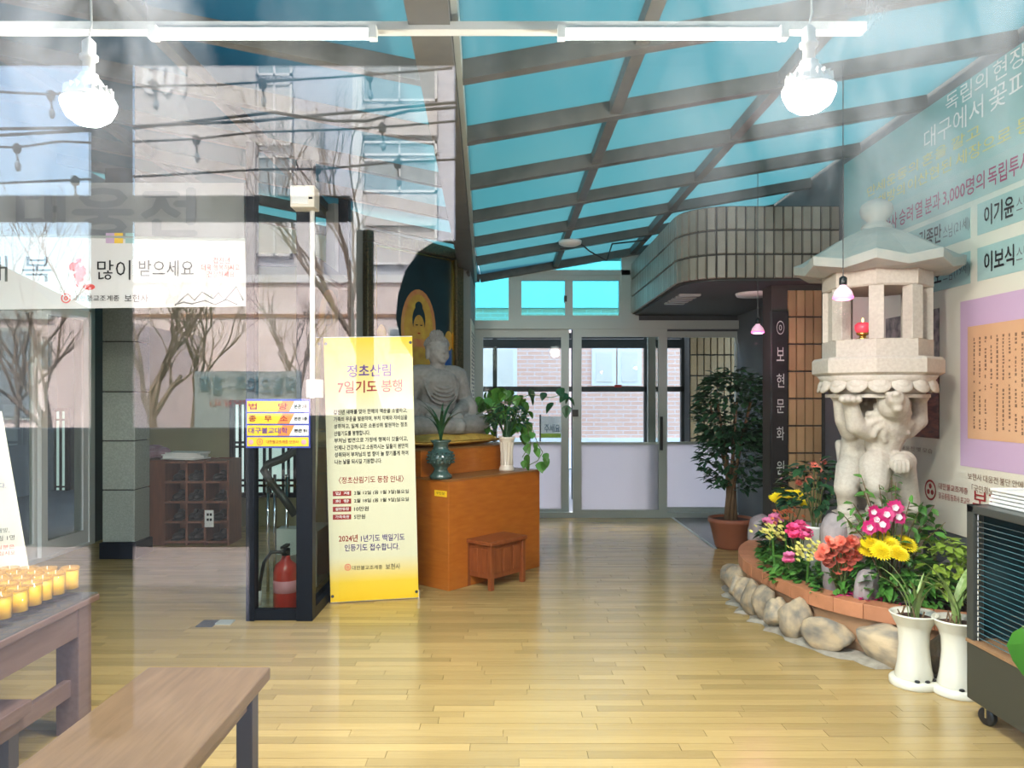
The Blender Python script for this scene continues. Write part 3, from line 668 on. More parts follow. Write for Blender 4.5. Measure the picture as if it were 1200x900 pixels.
cu = MB(); cc = Q_(.62, .85, 1.038); cs = 13
cush = thing('seat_cushion', 'flat gold brocade cushion under the stone Buddha on the altar', 'cushion', cc, rz=math.atan2(AU.y, AU.x))
mb = MB(); G = 20; vs = []; fs = []
for sgn in (-1, 1):
    for i in range(G + 1):
        for j in range(G + 1):
            x, y = (i / G * 2 - 1), (j / G * 2 - 1); e = (1 - x ** 6) * (1 - y ** 6)
            vs.append((x * .46, y * .42, (.048 + sgn * .048 * max(e, 0) ** .4 + .006 * math.sin(9 * x + 3 * y) * e)))
for s_i in (0, 1):
    o_ = s_i * (G + 1) ** 2
    for i in range(G):
        for j in range(G):
            q = (o_ + i * (G + 1) + j, o_ + (i + 1) * (G + 1) + j, o_ + (i + 1) * (G + 1) + j + 1, o_ + i * (G + 1) + j + 1); fs.append(q if s_i else q[::-1])
mb.add(vs, fs).build('cushion_body', 'gold_cloth', cush, smooth=True, local=True)
mb = MB(); mb.tube([(-.46, -.42, .035), (0, -.425, .033), (.46, -.42, .035), (.465, 0, .035), (.46, .42, .035), (0, .42, .035), (-.46, .42, .035), (-.465, 0, .035), (-.46, -.42, .035)], .008, 6).build('piping', 'gold_cloth', cush, smooth=True, local=True)

bu = thing('buddha_statue', 'grey stone seated Buddha statue on the gold cushion', 'statue', cc + V((.07, 0, .066)), rz=R(34)); bu.scale = (.965,) * 3
b = MB()
b.ell((0, .0, .085), (.40, .27, .10))
for s in (-1, 1):
    b.cap((s * .13, .08, .13), (s * .37, -.10, .105), .14, .11); b.cap((s * .37, -.12, .10), (-s * .06, -.27, .10), .098, .075)
    b.cap((s * .23, .02, .545), (s * .305, .02, .30), .088, .078); b.cap((s * .305, .0, .29), (s * .07, -.22, .205), .072, .05)
    b.ell((s * .30, -.01, .24), (.085, .15, .13))
    b.ell((s * .102, .012, .752), (.014, .026, .062)); b.ell((s * .038, -.0975, .782), (.024, .013, .0065)); b.ell((s * .038, -.092, .790), (.026, .012, .006)); b.ell((s * .038, -.070, .732), (.042, .034, .045))
    b.cap((s * .010, -.109, .808), (s * .060, -.092, .804), .006, .005, 8)
    b.ell((s * .06, -.24, .185), (.07, .045, .032))
b.ell((0, .03, .33), (.20, .15, .27)); b.ell((0, .0, .47), (.225, .135, .16)); b.cap((-.19, .02, .555), (.19, .02, .555), .095, .095)
b.cap((0, .005, .61), (0, 0, .7), .072, .064); b.ell((0, -.008, .765), (.099, .108, .132)); b.ell((0, .018, .822), (.112, .112, .10)); b.ell((0, .02, .915), (.062, .06, .05))
b.cap((0, -.109, .80), (0, -.122, .757), .006, .012, 8); b.ell((0, -.116, .752), (.017, .01, .008)); b.ell((0, -.1065, .722), (.024, .012, .005)); b.ell((0, -.1045, .712), (.020, .012, .0055)); b.ell((0, -.088, .682), (.036, .026, .026))
for k in range(5):                                   # nested robe folds from the shoulders across the chest
    w = .178 - .016 * k; zb_ = .29 + .036 * k; b.tube([(w * math.sin(t * math.pi / 2), -.040 - .093 * (1 - t * t) ** .8, zb_ + (.59 - zb_) * abs(t) ** 2.6) for t in [i_ / 8 for i_ in range(-8, 9)]], .0095, 8)
for s in (-1, 1):
    for k in range(4): b.tube([(s * (.14 + k * .06), -.02 - k * .03, .235 - k * .012), (s * (.2 + k * .05), -.17, .2 - k * .014), (s * (.16 + k * .07), -.27 + k * .02, .12 - k * .01)], .011, 6)
sculpt(b, 'stone_body', 'statue_stone', bu, .0072, local=True, iters=3)
c = MB()
for i in range(12):
    ph = R(4 + i * 7.4); nn = max(1, int(30 * math.cos(ph)))
    for k in range(nn):
        a = 2 * math.pi * (k + .5 * (i % 2)) / nn; x, y, z = .113 * math.cos(ph) * math.cos(a), .113 * math.cos(ph) * math.sin(a), .1 * math.sin(ph)
        if y < -.06 and z < .035: continue
        c.ell((x, .018 + y, .822 + z), .0085, 6, 4)
for q, (rr, zz) in enumerate(((.061, .918), (.057, .935), (.046, .95))):
    for k in range(18 - 3 * q): a = 2 * math.pi * k / (18 - 3 * q); c.ell((rr * math.cos(a), .02 + rr * math.sin(a), zz), .0085, 6, 4)
for k in range(7): a = 2 * math.pi * k / 7; c.ell((.028 * math.cos(a), .02 + .028 * math.sin(a), .961), .0085, 6, 4)
stuff(c.build('hair_curls', 'statue_stone', bu, smooth=True, local=True))

# ------------------------------------------------------------------ leaf, flower and plant helpers
def leaf_geo(L, W, fold=.25, droop=.25, heart=False):
    prof = [(0, .0), (.08, .55 if heart else .28), (.28, 1.0 if heart else .78), (.55, .86 if heart else 1.0), (.8, .5), (1, 0)]
    vs = []; fs = []
    for t, w in prof:
        z = -droop * L * t * t; vs += [(-w * W / 2, t * L, z + fold * w * W / 2), (0, t * L, z), (w * W / 2, t * L, z + fold * w * W / 2)]
    for i in range(len(prof) - 1):
        a = 3 * i; fs += [(a, a + 1, a + 4, a + 3), (a + 1, a + 2, a + 5, a + 4)]
    return vs, fs
def put(mb, geo, loc, rot, sc_=1.0):
    Mx = Euler(rot, 'XYZ').to_matrix(); loc = V(loc); mb.add([loc + Mx @ (V(v) * sc_) for v in geo[0]], geo[1])
LEAF_S = leaf_geo(1, .5); LEAF_H = leaf_geo(1, .8, .15, .3, True); LEAF_N = leaf_geo(1, .3, .2, .4)
def bush(mb, c, r, n, size, geo=LEAF_S, rg=rnd, low=-.4):   # leaves facing outwards over an ellipsoid
    c = V(c)
    for _ in range(n):
        a = rg.uniform(0, 2 * math.pi); s = rg.uniform(low, 1); q = math.sqrt(max(0, 1 - s * s)); k = rg.uniform(.55, 1) ** .5
        p = c + V((r[0] * q * math.cos(a) * k, r[1] * q * math.sin(a) * k, r[2] * s * k))
        put(mb, geo, p, (rg.uniform(-.5, .7), rg.uniform(-.5, .5), a - math.pi / 2 + rg.uniform(-.6, .6)), size * rg.uniform(.7, 1.2))
def blade(mb, base, a, L, W, bend, seg=7, up=1.0):   # one long grassy leaf
    base = V(base); vs = []; fs = []; d = V((math.cos(a), math.sin(a), 0)); sd = V((-d.y, d.x, 0)); p = base.copy(); ang = R(90) - .12
    for i in range(seg + 1):
        t = i / seg; w = W * (1 - t ** 2.2) * (.6 + .4 * min(1, t * 4)) / 2
        vs += [p - sd * w, p + V((0, 0, -w * .3)), p + sd * w]
        p = p + (d * math.cos(ang) + V((0, 0, math.sin(ang)))) * L / seg; ang -= bend / seg * (1 + t)
    for i in range(seg): k = 3 * i; fs += [(k, k + 1, k + 4, k + 3), (k + 1, k + 2, k + 5, k + 4)]
    mb.add(vs, fs)
def bloom_geo(r, rings, petals, cup=.5, pw=.55, dome=.3):
    mb = MB()
    for k in range(rings):
        f = 1 - k / (rings + .3); n = max(4, int(petals * (.5 + .5 * f)))
        for i in range(n):
            a = 2 * math.pi * (i + .5 * (k % 2)) / n; L = r * f; w = 2 * math.pi * L / n * pw; el = cup + (1.25 - cup) * (k / max(1, rings)) ** 1.3
            d = V((math.cos(a) * math.cos(el), math.sin(a) * math.cos(el), math.sin(el))); s = V((-math.sin(a), math.cos(a), 0)); o = V((0, 0, dome * r * k / max(1, rings)))
            mb.add([o, o + d * L * .5 + s * w, o + d * L, o + d * L * .5 - s * w, o + d * L * .55 + V((0, 0, -.06 * r))], [(0, 1, 4), (1, 2, 4), (2, 3, 4), (3, 0, 4)])
    return mb
def bloom_me(name, m, *a, **k): return setmat(bloom_geo(*a, **k).mesh(name), m)
BL_Y = bloom_me('bloom', 'bloom_yellow', .068, 6, 24, cup=.12, pw=.7, dome=.5)
BL_YS = bloom_me('bloom', 'bloom_yellow', .055, 5, 18, cup=.15, pw=.7, dome=.5)
BL_C = bloom_me('bloom', 'bloom_coral', .036, 6, 9, cup=.45, pw=1.1, dome=.15)
BL_P = bloom_me('bloom', 'bloom_pink', .055, 3, 7, cup=.9, pw=.9, dome=.1)
BL_L = bloom_me('bloom', 'bloom_lilac', .046, 3, 8, cup=.6, pw=.9, dome=.1)
BL_M = bloom_me('bloom', 'bloom_magenta', .042, 1, 5, cup=.2, pw=.9, dome=.1)
BL_W = bloom_me('bloom_lip', 'bloom_white', .018, 1, 5, cup=.5, pw=.8)
BL_R = bloom_me('bloom', 'bloom_coral', .022, 2, 5, cup=.3, pw=1)

# celadon vase with orchid-like leaves, white vase with trailing vine, both on the lower altar tier
def lathe_thing(name, label, cat, loc, prof, m, part='body', group=None, seg=28):
    t = thing(name, label, cat, loc, group); MB().lathe(prof, loc, seg).build(part, m, t, smooth=True); return t
vp = Q_(.045, .13, .83)
cv = lathe_thing('celadon_vase', 'dark celadon openwork vase with thin leaves at the front corner of the altar', 'vase', vp,
                 [(.085, 0), (.088, .02), (.06, .05), (.05, .075), (.075, .10), (.098, .135), (.102, .165), (.085, .20), (.058, .225), (.055, .25), (.07, .275), (.082, .29), (.072, .29), (.045, .25), (.04, .15)], 'celadon')
mb = MB()
for rr, zz in ((.1, .125), (.1035, .15), (.1, .175), (.091, .197)):
    for k in range(16): a = 2 * math.pi * (k + (.5 if zz in (.15, .197) else 0)) / 16; mb.ell((vp.x + rr * math.cos(a), vp.y + rr * math.sin(a), vp.z + zz), .009, 6, 4)
stuff(mb.build('openwork_hole', 'celadon_dark', cv, smooth=True))
for k in range(12): mb = MB(); blade(mb, vp + V((0, 0, .27)), k * .55 + rnd.uniform(-.2, .2), rnd.uniform(.30, .46), .03, rnd.uniform(.7, 1.7)); mb.build('leaf', 'leaf_dark', cv)
vp2 = Q_(.83, .14, .83)
wv = lathe_thing('white_vase', 'fluted white vase with dark foliage and trailing vine at the far end of the altar', 'vase', vp2,
                 [(.062, 0), (.066, .015), (.06, .03), (.05, .05), (.046, .15), (.052, .23), (.068, .27), (.074, .285), (.064, .285), (.05, .24)], 'cream_ceramic')
for k in range(12): a = 2 * math.pi * k / 12; MB().tube([vp2 + V((.049 * math.cos(a), .049 * math.sin(a), .05)), vp2 + V((.046 * math.cos(a), .046 * math.sin(a), .15)), vp2 + V((.055 * math.cos(a), .055 * math.sin(a), .24))], .006, 5).build('flute', 'cream_ceramic', wv, smooth=True)
mb = MB(); bush(mb, vp2 + V((0, 0, .43)), (.15, .13, .15), 150, .075, LEAF_N); stuff(mb.build('foliage', 'leaf_dark', wv))
mb = MB(); mb.tube([vp2 + V((0, 0, .24)), vp2 + V((.01, 0, .42))], .03, 6)
for k in range(10): a = k * .63; mb.tube([vp2 + V((0, 0, .25)), vp2 + V((.1 * math.cos(a), .1 * math.sin(a), .48))], .005, 4)
mb.build('stem', 'leaf_dark', wv)
# heart-leaf vine: one pot behind, leaves as parts
hl_me = setmat(MB().add(*leaf_geo(1, .8, .15, .3, True)).mesh('leaf'), 'leaf_green'); hb_me = setmat(MB().add(*leaf_geo(1, .8, .15, .3, True)).mesh('leaf'), 'leaf_dark')
pp = Q_(.98, 1.0, 1.038)
pv = thing('pothos_vine', 'bushy heart-leaved vine beside the Buddha trailing over the altar end', 'plant', pp)
MB().lathe([(.06, 0), (.085, .12), (.09, .13), (.075, .13), (.07, .10)], pp, 20).build('pot', 'terracotta', pv, smooth=True)
def leaf_at(t, me, p, size, face=None):
    a = rnd.uniform(0, 6.28) if face is None else face
    piece(me, 'leaf', t, p, (rnd.uniform(-1.3, -.5), rnd.uniform(-.4, .4), a), (size,) * 3)
for k in range(120):
    a = rnd.uniform(0, 6.28); s = rnd.uniform(-.55, 1); q = math.sqrt(1 - s * s); c0 = at(586, 489, pp.y - .12)
    leaf_at(pv, hl_me, c0 + V((.27 * q * math.cos(a), .2 * q * math.sin(a), .27 * s)), rnd.uniform(.08, .13))
for pts in ([(600, 470), (622, 462), (645, 466), (660, 462), (664, 470)], [(612, 490), (625, 505), (630, 520), (636, 530), (630, 540), (618, 546)], [(600, 480), (618, 500), (622, 520), (612, 536)]):
    W_ = [at(x, y, 6.45 - .004 * i) for i, (x, y) in enumerate(pts)]; MB().tube([pp + V((0, 0, .15))] + W_, .004, 5).build('vine', 'stem', pv)
    for p in W_[1:]:
        for _ in range(3 if pts[0][1] == 470 and p.x > W_[2].x else 2): leaf_at(pv, hl_me if pts[0][1] != 470 else hb_me, p + V((rnd.uniform(-.05, .05), rnd.uniform(-.04, .04), rnd.uniform(-.05, .05))), rnd.uniform(.07, .11), rnd.uniform(2, 4.3))

# little wooden stool by the altar
sp = fl(600, 688); st = thing('wooden_stool', 'small dark red wooden stool box with panelled sides against the altar', 'stool', sp)
SU, SN = AU, AN
so = sp + SN * .17
def sb(mb, t0, t1, d0, d1, z0, z1): return mb.obox(so + SU * ((t0 + t1) / 2) + SN * ((d0 + d1) / 2) + V((0, 0, (z0 + z1) / 2)), SU * (t1 - t0) / 2, SN * (d1 - d0) / 2, V((0, 0, (z1 - z0) / 2)))
mb = MB(); sb(mb, -.215, .215, -.15, .15, .335, .365); mb.build('stool_top', 'stool_wood', st, bevel=.004)
mb = MB(); sb(mb, -.18, .18, -.115, .115, .08, .335); mb.build('stool_body', 'stool_wood', st)
for a in (-1, 1):
    for b_ in (-1, 1): mb = MB(); sb(mb, a * .185 - .018, a * .185 + .018, b_ * .12 - .018, b_ * .12 + .018, 0, .335); mb.build('leg', 'stool_wood', st, bevel=.003)
for a in (-.12, 0, .12): mb = MB(); sb(mb, a - .045, a + .045, -.122, -.115, .12, .30); mb.build('panel', 'stool_wood', st, bevel=.003)
for a in (-.06, .06): mb = MB(); sb(mb, -.187, -.18, a - .04, a + .04, .12, .30); mb.build('panel', 'stool_wood', st, bevel=.003)

# ------------------------------------------------------------------ yellow prayer banner on its stand
pbn = thing('prayer_banner', 'tall yellow and cream prayer notice banner standing in front of the altar', 'banner', fl(438, 706))
BL, BR = at(387.5, 706, 5.38), at(490.5, 700, 5.52); TL, TR = at(379, 396, 5.40), at(483, 394.5, 5.54)
bn = (BR - BL).cross(TL - BL).normalized()
MB().quad3([BL, BR, TR, TL], .006, bn).build('cloth', 'prayer_cloth', pbn)
for (a, b_) in ((BL, BR), (TL, TR)): MB().tube([a - bn * .008, b_ - bn * .008], .006, 8).build('hem_bar', 'white_plastic', pbn)
for P0 in (BL, BR, TL, TR):
    c_ = P0.lerp((BL + TR) / 2, .045); mb = MB(); Q = []
    for k in range(12): a = 2 * math.pi * k / 12; Q.append(c_ + bn * .003 + (BR - BL).normalized() * .011 * math.cos(a) + V((0, 0, .011 * math.sin(a))))
    mb.add(Q, [tuple(range(12))]).build('grommet', 'steel_dark', pbn)
mid = (BL + BR) / 2 - bn * .2
MB().tube([mid + V((0, 0, .02)), (TL + TR) / 2 - bn * .03], .01, 8).build('stand_pole', 'steel_dark', pbn)
for P0 in (BL, BR): MB().tube([mid + V((0, 0, .3)), P0 - bn * .012 + V((0, 0, .015))], .008, 8).build('leg', 'steel_dark', pbn)
for P0 in (BL, BR): MB().cyl((P0.x, P0.y + .015, 0), .013, .06, 10).build('foot', 'chrome', pbn)
def rp(px, py):
    d = at(px, py, 1.0) - V((0, 0, CZ)); o = V((0, 0, CZ)); return o + d * ((BL - o).dot(bn) / d.dot(bn))
def yl(body, m, x0, y0, x1, y1, bold=0, dy=None):
    dy = -(x1 - x0) * .03 if dy is None else dy
    return lettering(body, m, pbn, rp(x0, y1), rp(x1, y1 + dy), rp(x1, y0 + dy), rp(x0, y0), lift=.0025, bold=bold)
yl('정초산림', 'ink_purple', 407, 428, 458, 442, .02); yl('7일기도 봉행', 'ink_red', 396, 447, 471, 461, .02)
body = ['갑진년 새해를 맞아 한해의 액운을 소멸하고,', '가족의 무운을 발원하며, 부처 지혜와 자비심을', '성취하고, 일체 모든 소원성취 발원하는 정초', '산림기도를 봉행합니다.', '부처님 법연으로 가정에 행복이 깃들이고,', '언제나 건강하시고 소원하시는 일들이 원만히', '성취되어 부처님의 법 향이 늘 향기롭게 하여', '나는 날들 되시길 기원합니다.']
for k, t in enumerate(body): y = 480.5 + k * 8.3; yl(t, 'ink_black', 391 + k * .2, y, 391 + k * .2 + (42 if k == 3 else 55 if k == 7 else 86), y + 5.6, .022)
yl('〈정초산림기도 동참 안내〉', 'ink_red', 397, 559, 473, 567, .01)
for k, (a, b_, w) in enumerate((('입 재', '2월 12일 (음 1월 3일)월요일', 64), ('회 향', '2월 18일 (음 1월 9일)일요일', 64), ('설판동참', '10만원', 17), ('가족축원', '5만원', 13))):
    y = 575 + k * 9.2
    pr = [rp(390, y + 6.5), rp(411.5, y + 6), rp(411.5, y), rp(390, y + .5)]; MB().add([p + bn * .0015 for p in pr], [(0, 1, 2, 3)]).build('label_strip', 'ink_red', pbn)
    yl(a, 'ink_white', 393, y + 1.5, 409, y + 5, .01); yl(b_, 'ink_black', 415, y + .3, 415 + w, y + 5.6, .015)
yl('2024년', 'ink_red', 397, 627, 419, 635, .015); yl('1년기도 백일기도', 'ink_navy', 423, 627, 474, 635, .015, -2); yl('인등기도 접수합니다.', 'ink_navy', 404, 638, 468, 646, .015)
yl('ⓞ', 'ink_scarlet', 404, 661, 411, 668.5, .02); yl('대한불교조계종', 'ink_black', 412.5, 663, 448, 668); yl('보현사', 'ink_black', 452, 660.5, 469, 667.5)

# ------------------------------------------------------------------ stone column, left doors, back of the left side
col = bpy.data.objects.new('column', None); COL.objects.link(col); struct(col); cx0, cx1 = at(120, 655, 6.87).x, at(158, 655, 6.87).x
MB().box(cx0 + .015, 6.885, 0, cx1 - .015, 7.14, 3.5).build('column_core', 'grout', col)
z = .15; zs = [.15, .62, 1.06, 1.5, 1.95, 2.4, 2.85, 3.3]
MB().box(cx0 - .02, 6.85, 0, cx1 + .02, 7.18, .145).build('column_base', 'black_frame', col, bevel=.006)
for a, b_ in zip(zs, zs[1:]): MB().box(cx0, 6.87, a, cx1, 7.16, b_ - .01).build('stone', 'column_stone', col, bevel=.005)
dl = bpy.data.objects.new('door_2', None); COL.objects.link(dl); struct(dl)
mb = MB(); mb.box(XL - .12, 5.3, 2.28, XL + .03, 7.62, 2.36).box(XL - .12, 7.52, 0, XL + .03, 7.62, 2.3).box(XL - .12, 5.3, 0, XL + .03, 5.38, 2.3).box(XL - .12, 5.38, 0, XL + .03, 7.52, .03); mb.build('door_frame', 'alu_white', dl)
for y0, y1, dx in ((5.38, 6.15, 0), (6.08, 6.82, -.05), (6.76, 7.52, 0)):
    lf = bpy.data.objects.new('door_leaf', None); link(lf, dl); x = XL + dx
    MB().box(x - .02, y0, .03, x + .02, y0 + .09, 2.28).box(x - .02, y1 - .09, .03, x + .02, y1, 2.28).box(x - .02, y0 + .09, .03, x + .02, y1 - .09, .16).box(x - .02, y0 + .09, 2.19, x + .02, y1 - .09, 2.28).build('leaf_frame', 'alu_white', lf)
    MB().box(x - .004, y0 + .09, .16, x + .004, y1 - .09, 2.19).build('pane', 'inner_glass', lf)
# side hall behind the left doors
sh = struct(MB().box(-7.0, 4.5, -.1, XL - .15, 12.0, -.005).box(-7.2, 4.5, 0, -7.0, 12, 3).box(-7.2, 12, 0, XL, 12.2, 3).box(-7.2, 4.3, 0, XL - .15, 4.5, 3).build('wall_hall', 'wall_grey'))
struct(MB().box(-7.2, 4.3, 3, XL - .15, 12.2, 3.1).build('ceiling_hall', 'soffit'))
def lattice(name, D, x0, y0, x1, y1, bars_x, bars_y, y_plane=None):
    w = bpy.data.objects.new(name, None); COL.objects.link(w); struct(w); a, b_ = at(x0, y1, D), at(x1, y0, D)
    mb = MB(); t = .05; mb.box(a.x - t, D - .05, a.z - t, a.x, D + .02, b_.z + t).box(b_.x, D - .05, a.z - t, b_.x + t, D + .02, b_.z + t).box(a.x, D - .05, a.z - t, b_.x, D + .02, a.z).box(a.x, D - .05, b_.z, b_.x, D + .02, b_.z + t); mb.build('window_frame', 'black_frame', w)
    for f in bars_x: x = a.x + (b_.x - a.x) * f; MB().box(x - .012, D - .04, a.z, x + .012, D, b_.z).build('bar', 'black_frame', w)
    for f in bars_y: z = a.z + (b_.z - a.z) * f; MB().box(a.x, D - .04, z - .012, b_.x, D, z + .012).build('bar', 'black_frame', w)
    MB().box(a.x, D + .003, a.z, b_.x, D + .012, b_.z).build('paper_pane', 'lit_paper', w)
mat('lit_paper', (.75, .85, .82), .6, emit=(.75, .95, .92), estr=.75)     # paper windows whose own glow stands in for light from behind
lattice('window_2', 8.57, 276, 474, 345, 577, (.09, .18, .5, .6, .82, .91), (.08, .14, .52, .57))
lattice('window_3', 11.97, 38, 500, 46, 580, (.5,), (.1, .9)); lattice('window_4', 11.97, 66, 482, 78, 580, (.5,), (.1, .9))

# shoe rack with its load
sr = thing('shoe_rack', 'dark wooden shoe rack with open shelves by the back wall', 'shoe rack', fl(213, 640) + V((0, 0, 0)))
def rx(px, D=7.5): return (px - VPX) * D / F
X0, XM, X2, X3 = rx(160), rx(192), rx(240), rx(267); RD0, RD1, RT = 7.5, 7.86, .83
MB().box(X0, RD0, 0, XM, RD1, RT).build('side_cabinet', 'rack_wood', sr, bevel=.004)
for x in (XM, (XM + X2) / 2 + .02, X2, X3): MB().box(x - .01, RD0, 0, x + .01, RD1, RT).build('upright', 'rack_wood', sr)
for k in range(5):
    z = .03 + k * .195; MB().box(XM, RD0, z - .01, X3, RD1, z + .01).build('shelf', 'rack_wood', sr)
MB().box(XM, RD1 - .01, 0, X3, RD1, RT).build('back_panel', 'rack_wood', sr)
nt_ = thing('paper_note', 'small white paper note stuck to the front of the shoe rack', 'note', (rx(246), RD0 - .012, .2))
MB().box(rx(240.5), RD0 - .016, .18, rx(251), RD0 - .012, .345).build('sheet', 'paper', nt_)
MB().box(rx(243), RD0 - .018, .29, rx(245.5), RD0 - .016, .315).box(rx(246.5), RD0 - .018, .29, rx(249), RD0 - .016, .315).box(rx(243), RD0 - .018, .24, rx(245.5), RD0 - .016, .265).box(rx(246.5), RD0 - .018, .24, rx(249), RD0 - .016, .265).build('lettering', 'ink_black', nt_)
def make_shoe(loc, rz, label):
    t = thing('shoe', label, 'shoe', loc, 'dark shoes on the rack shelves', rz)
    b = MB(); b.ell((0, -.06, .035), (.045, .075, .035)); b.ell((0, .05, .045), (.04, .075, .045)); b.cap((0, .08, .05), (0, .03, .065), .035, .03)
    b.build('upper', 'shoe_dark', t, smooth=True, local=True); MB().box(-.045, -.13, 0, .045, .12, .012).build('sole', 'black_plastic', t, local=True, bevel=.01); return t
s0 = make_shoe((XM + .1, RD0 + .15, .04 + .195), 0, 'dark shoe on a rack shelf'); KIDS[s0] = list(s0.children)
nm = 0
for k in range(4):
    z = .04 + k * .195
    for q, x in enumerate((XM + .1, XM + .24, X2 - .1, X2 + .11)):
        lb = 'dark shoe on the ' + ('bottom', 'second', 'third', 'top')[k] + ' shelf of the rack, ' + ('first', 'second', 'third', 'fourth')[q] + ' from the side cabinet'
        if nm == 0: s0.location = (x, RD0 + .15, z); s0['label'] = lb
        else: dup(s0, (x, RD0 + .15, z), rnd.uniform(-.15, .15), lb)
        nm += 1
cl = thing('folded_cloth', 'purple checked cloth bundle lying on the left end of the shoe rack', 'cloth', (rx(174), 7.66, RT))
b = MB(); b.ell((rx(172), 7.66, RT + .075), (.12, .13, .07)); b.ell((rx(184), 7.62, RT + .065), (.08, .1, .06)); b.ell((rx(168), 7.58, RT + .05), (.1, .08, .05)); sculpt(b, 'cloth_bundle', 'purple_cloth', cl, .015)
for k in range(5):
    p = thing('newspaper', 'white paper sheet ' + ['at the bottom', 'second from the bottom', 'in the middle', 'second from the top', 'on top'][k] + ' of the pile on the shoe rack', 'paper', (rx(210), 7.66, RT + .002 + k * .014), 'papers on the shoe rack', rnd.uniform(-.3, .3))
    G = MB(); G.box(-.19, -.13, 0, .19, .13, .012); G.build('sheet', 'paper', p, local=True)

# beam with the raised hall name, and the white greeting banner below it
hb = struct(MB().box(XL, 5.06, 2.46, -1.72, 5.3, 2.86).build('beam', 'wall_plaster'))
hs = thing('hall_sign', 'raised grey hall name lettering on the beam above the greeting banner', 'sign', at(130, 250, 5.05))
for ch, x0, x1 in (('대', 22, 76), ('웅', 88, 156), ('전', 168, 230)): let_px(ch, 'ink_grey', hs, 5.055, x0, 222, x1, 276, bold=.03, lift=.012)
gr = thing('greeting_banner', 'white new year greeting banner with brush writing hung below the beam', 'banner', at(60, 360, 5.0))
Pq = [at(-250, 366, 5.0), at(289, 359, 5.0), at(287, 281, 5.0), at(-250, 270, 5.0)]
MB().quad3(Pq, .004, (0, -1, 0)).build('cloth', 'cloth_print', gr)
MB().tube([Pq[3], Pq[2]], .01, 8).build('hem_bar', 'alu', gr)
for x in (-120, 30, 180, 280): a = at(x, 278, 5.0); MB().tube([a, V((a.x, 5.1, 2.47))], .003, 5).build('cord', 'ink_grey', gr)
let_px('많이', 'ink_black', gr, 4.995, 114, 305, 153, 328); let_px('받으세요', 'ink_black', gr, 4.995, 163, 305, 227, 324); let_px('새해 복', 'ink_black', gr, 4.995, -60, 300, 60, 330)
let_px('갑진년', 'ink_scarlet', gr, 4.995, 250, 302, 269, 309); let_px('더욱 행복하시고', 'ink_scarlet', gr, 4.995, 236, 310, 281, 317); let_px('건강하세요', 'ink_scarlet', gr, 4.995, 243, 318, 275, 325)
let_px('ⓞ', 'ink_scarlet', gr, 4.995, 72, 344, 83, 355, bold=.03); let_px('대한불교조계종', 'ink_black', gr, 4.995, 86, 346, 140, 353); let_px('보현사', 'ink_black', gr, 4.995, 146, 345, 174, 354)
mb = MB()
for pts in ([(205, 358), (220, 344), (228, 352), (237, 342), (250, 350), (256, 343), (263, 352), (277, 336), (285, 352)], [(205, 357), (215, 354), (225, 356), (240, 352), (252, 357), (265, 351), (278, 357)]):
    mb.tube([at(x, y, 4.994) for x, y in pts], .004, 5)
mb.build('ink_mountains', 'ink_grey', gr)
mb = MB()
for k in range(14): a = rnd.uniform(0, 6.28); r_ = abs(rnd.gauss(0, 9)); mb.ell(at(95 + r_ * math.cos(a) * .6, 320 + r_ * math.sin(a), 4.996), (rnd.uniform(.01, .04), .001, rnd.uniform(.01, .03)), 8, 5)
mb.build('red_brush_splash', 'ink_scarlet', gr)
for x, m in ((129, 'print_mauve'), (139, 'sign_yellow'), (152, 'print_aqua')): a, b_ = at(x - 5, 285, 4.994), at(x + 5, 273, 4.994); MB().box(a.x, 4.993, a.z, b_.x, 4.996, b_.z).build('printed_square', m, gr)

# ------------------------------------------------------------------ black framed glass enclosure with stair rail and extinguisher
ge = thing('glass_enclosure', 'black framed glass enclosure around the stair head left of the yellow banner', 'partition', at(330, 728, 4.96))
Y0 = 4.96
def fx(px): return (px - VPX) * Y0 / F
for a, b_ in ((288, 298), (347, 366)): MB().box(fx(a), Y0, 0, fx(b_), Y0 + .09, 2.98 if a > 300 else 3.1).build('post', 'black_frame', ge, bevel=.003)
MB().box(fx(298), Y0 + .02, 0, fx(347), Y0 + .07, .07).build('bottom_rail', 'black_frame', ge); MB().box(fx(298), Y0 + .02, 2.3, fx(347), Y0 + .07, 2.38).build('top_rail', 'black_frame', ge)
MB().box(fx(298), Y0 + .04, .07, fx(347), Y0 + .048, 2.3).build('pane', 'inner_glass', ge)
MB().box(fx(366) - .08, Y0 + .09, 0, fx(366), 6.1, .07).build('side_rail', 'black_frame', ge); MB().box(fx(366) - .08, Y0 + .09, 2.3, fx(366), 6.1, 2.38).build('side_rail', 'black_frame', ge)
MB().box(fx(366) - .05, Y0 + .09, .07, fx(366) - .04, 6.1, 2.3).build('pane', 'inner_glass', ge)
MB().box(fx(366) - .08, 6.1, 0, fx(366), 6.2, 3.05).build('post', 'black_frame', ge)
sg = thing('floor_directory', 'small yellow and blue directory sign on the black framed glass', 'sign', at(325, 525, Y0 - .01))
a, b_ = at(288, 525, Y0 - .02), at(363, 467.5, Y0 - .02); MB().box(a.x, Y0 - .02, a.z, b_.x, Y0 - .002, b_.z).build('board', 'sign_blue', sg)
rows = [('법      당', '본관 2층', 470, 482.5), ('종   무   소', '본관 1층', 484.5, 496.5), ('대구불교대학', '본관 B1', 498.5, 510.5), ('대한불교조계종 보현사', '', 512.5, 523)]
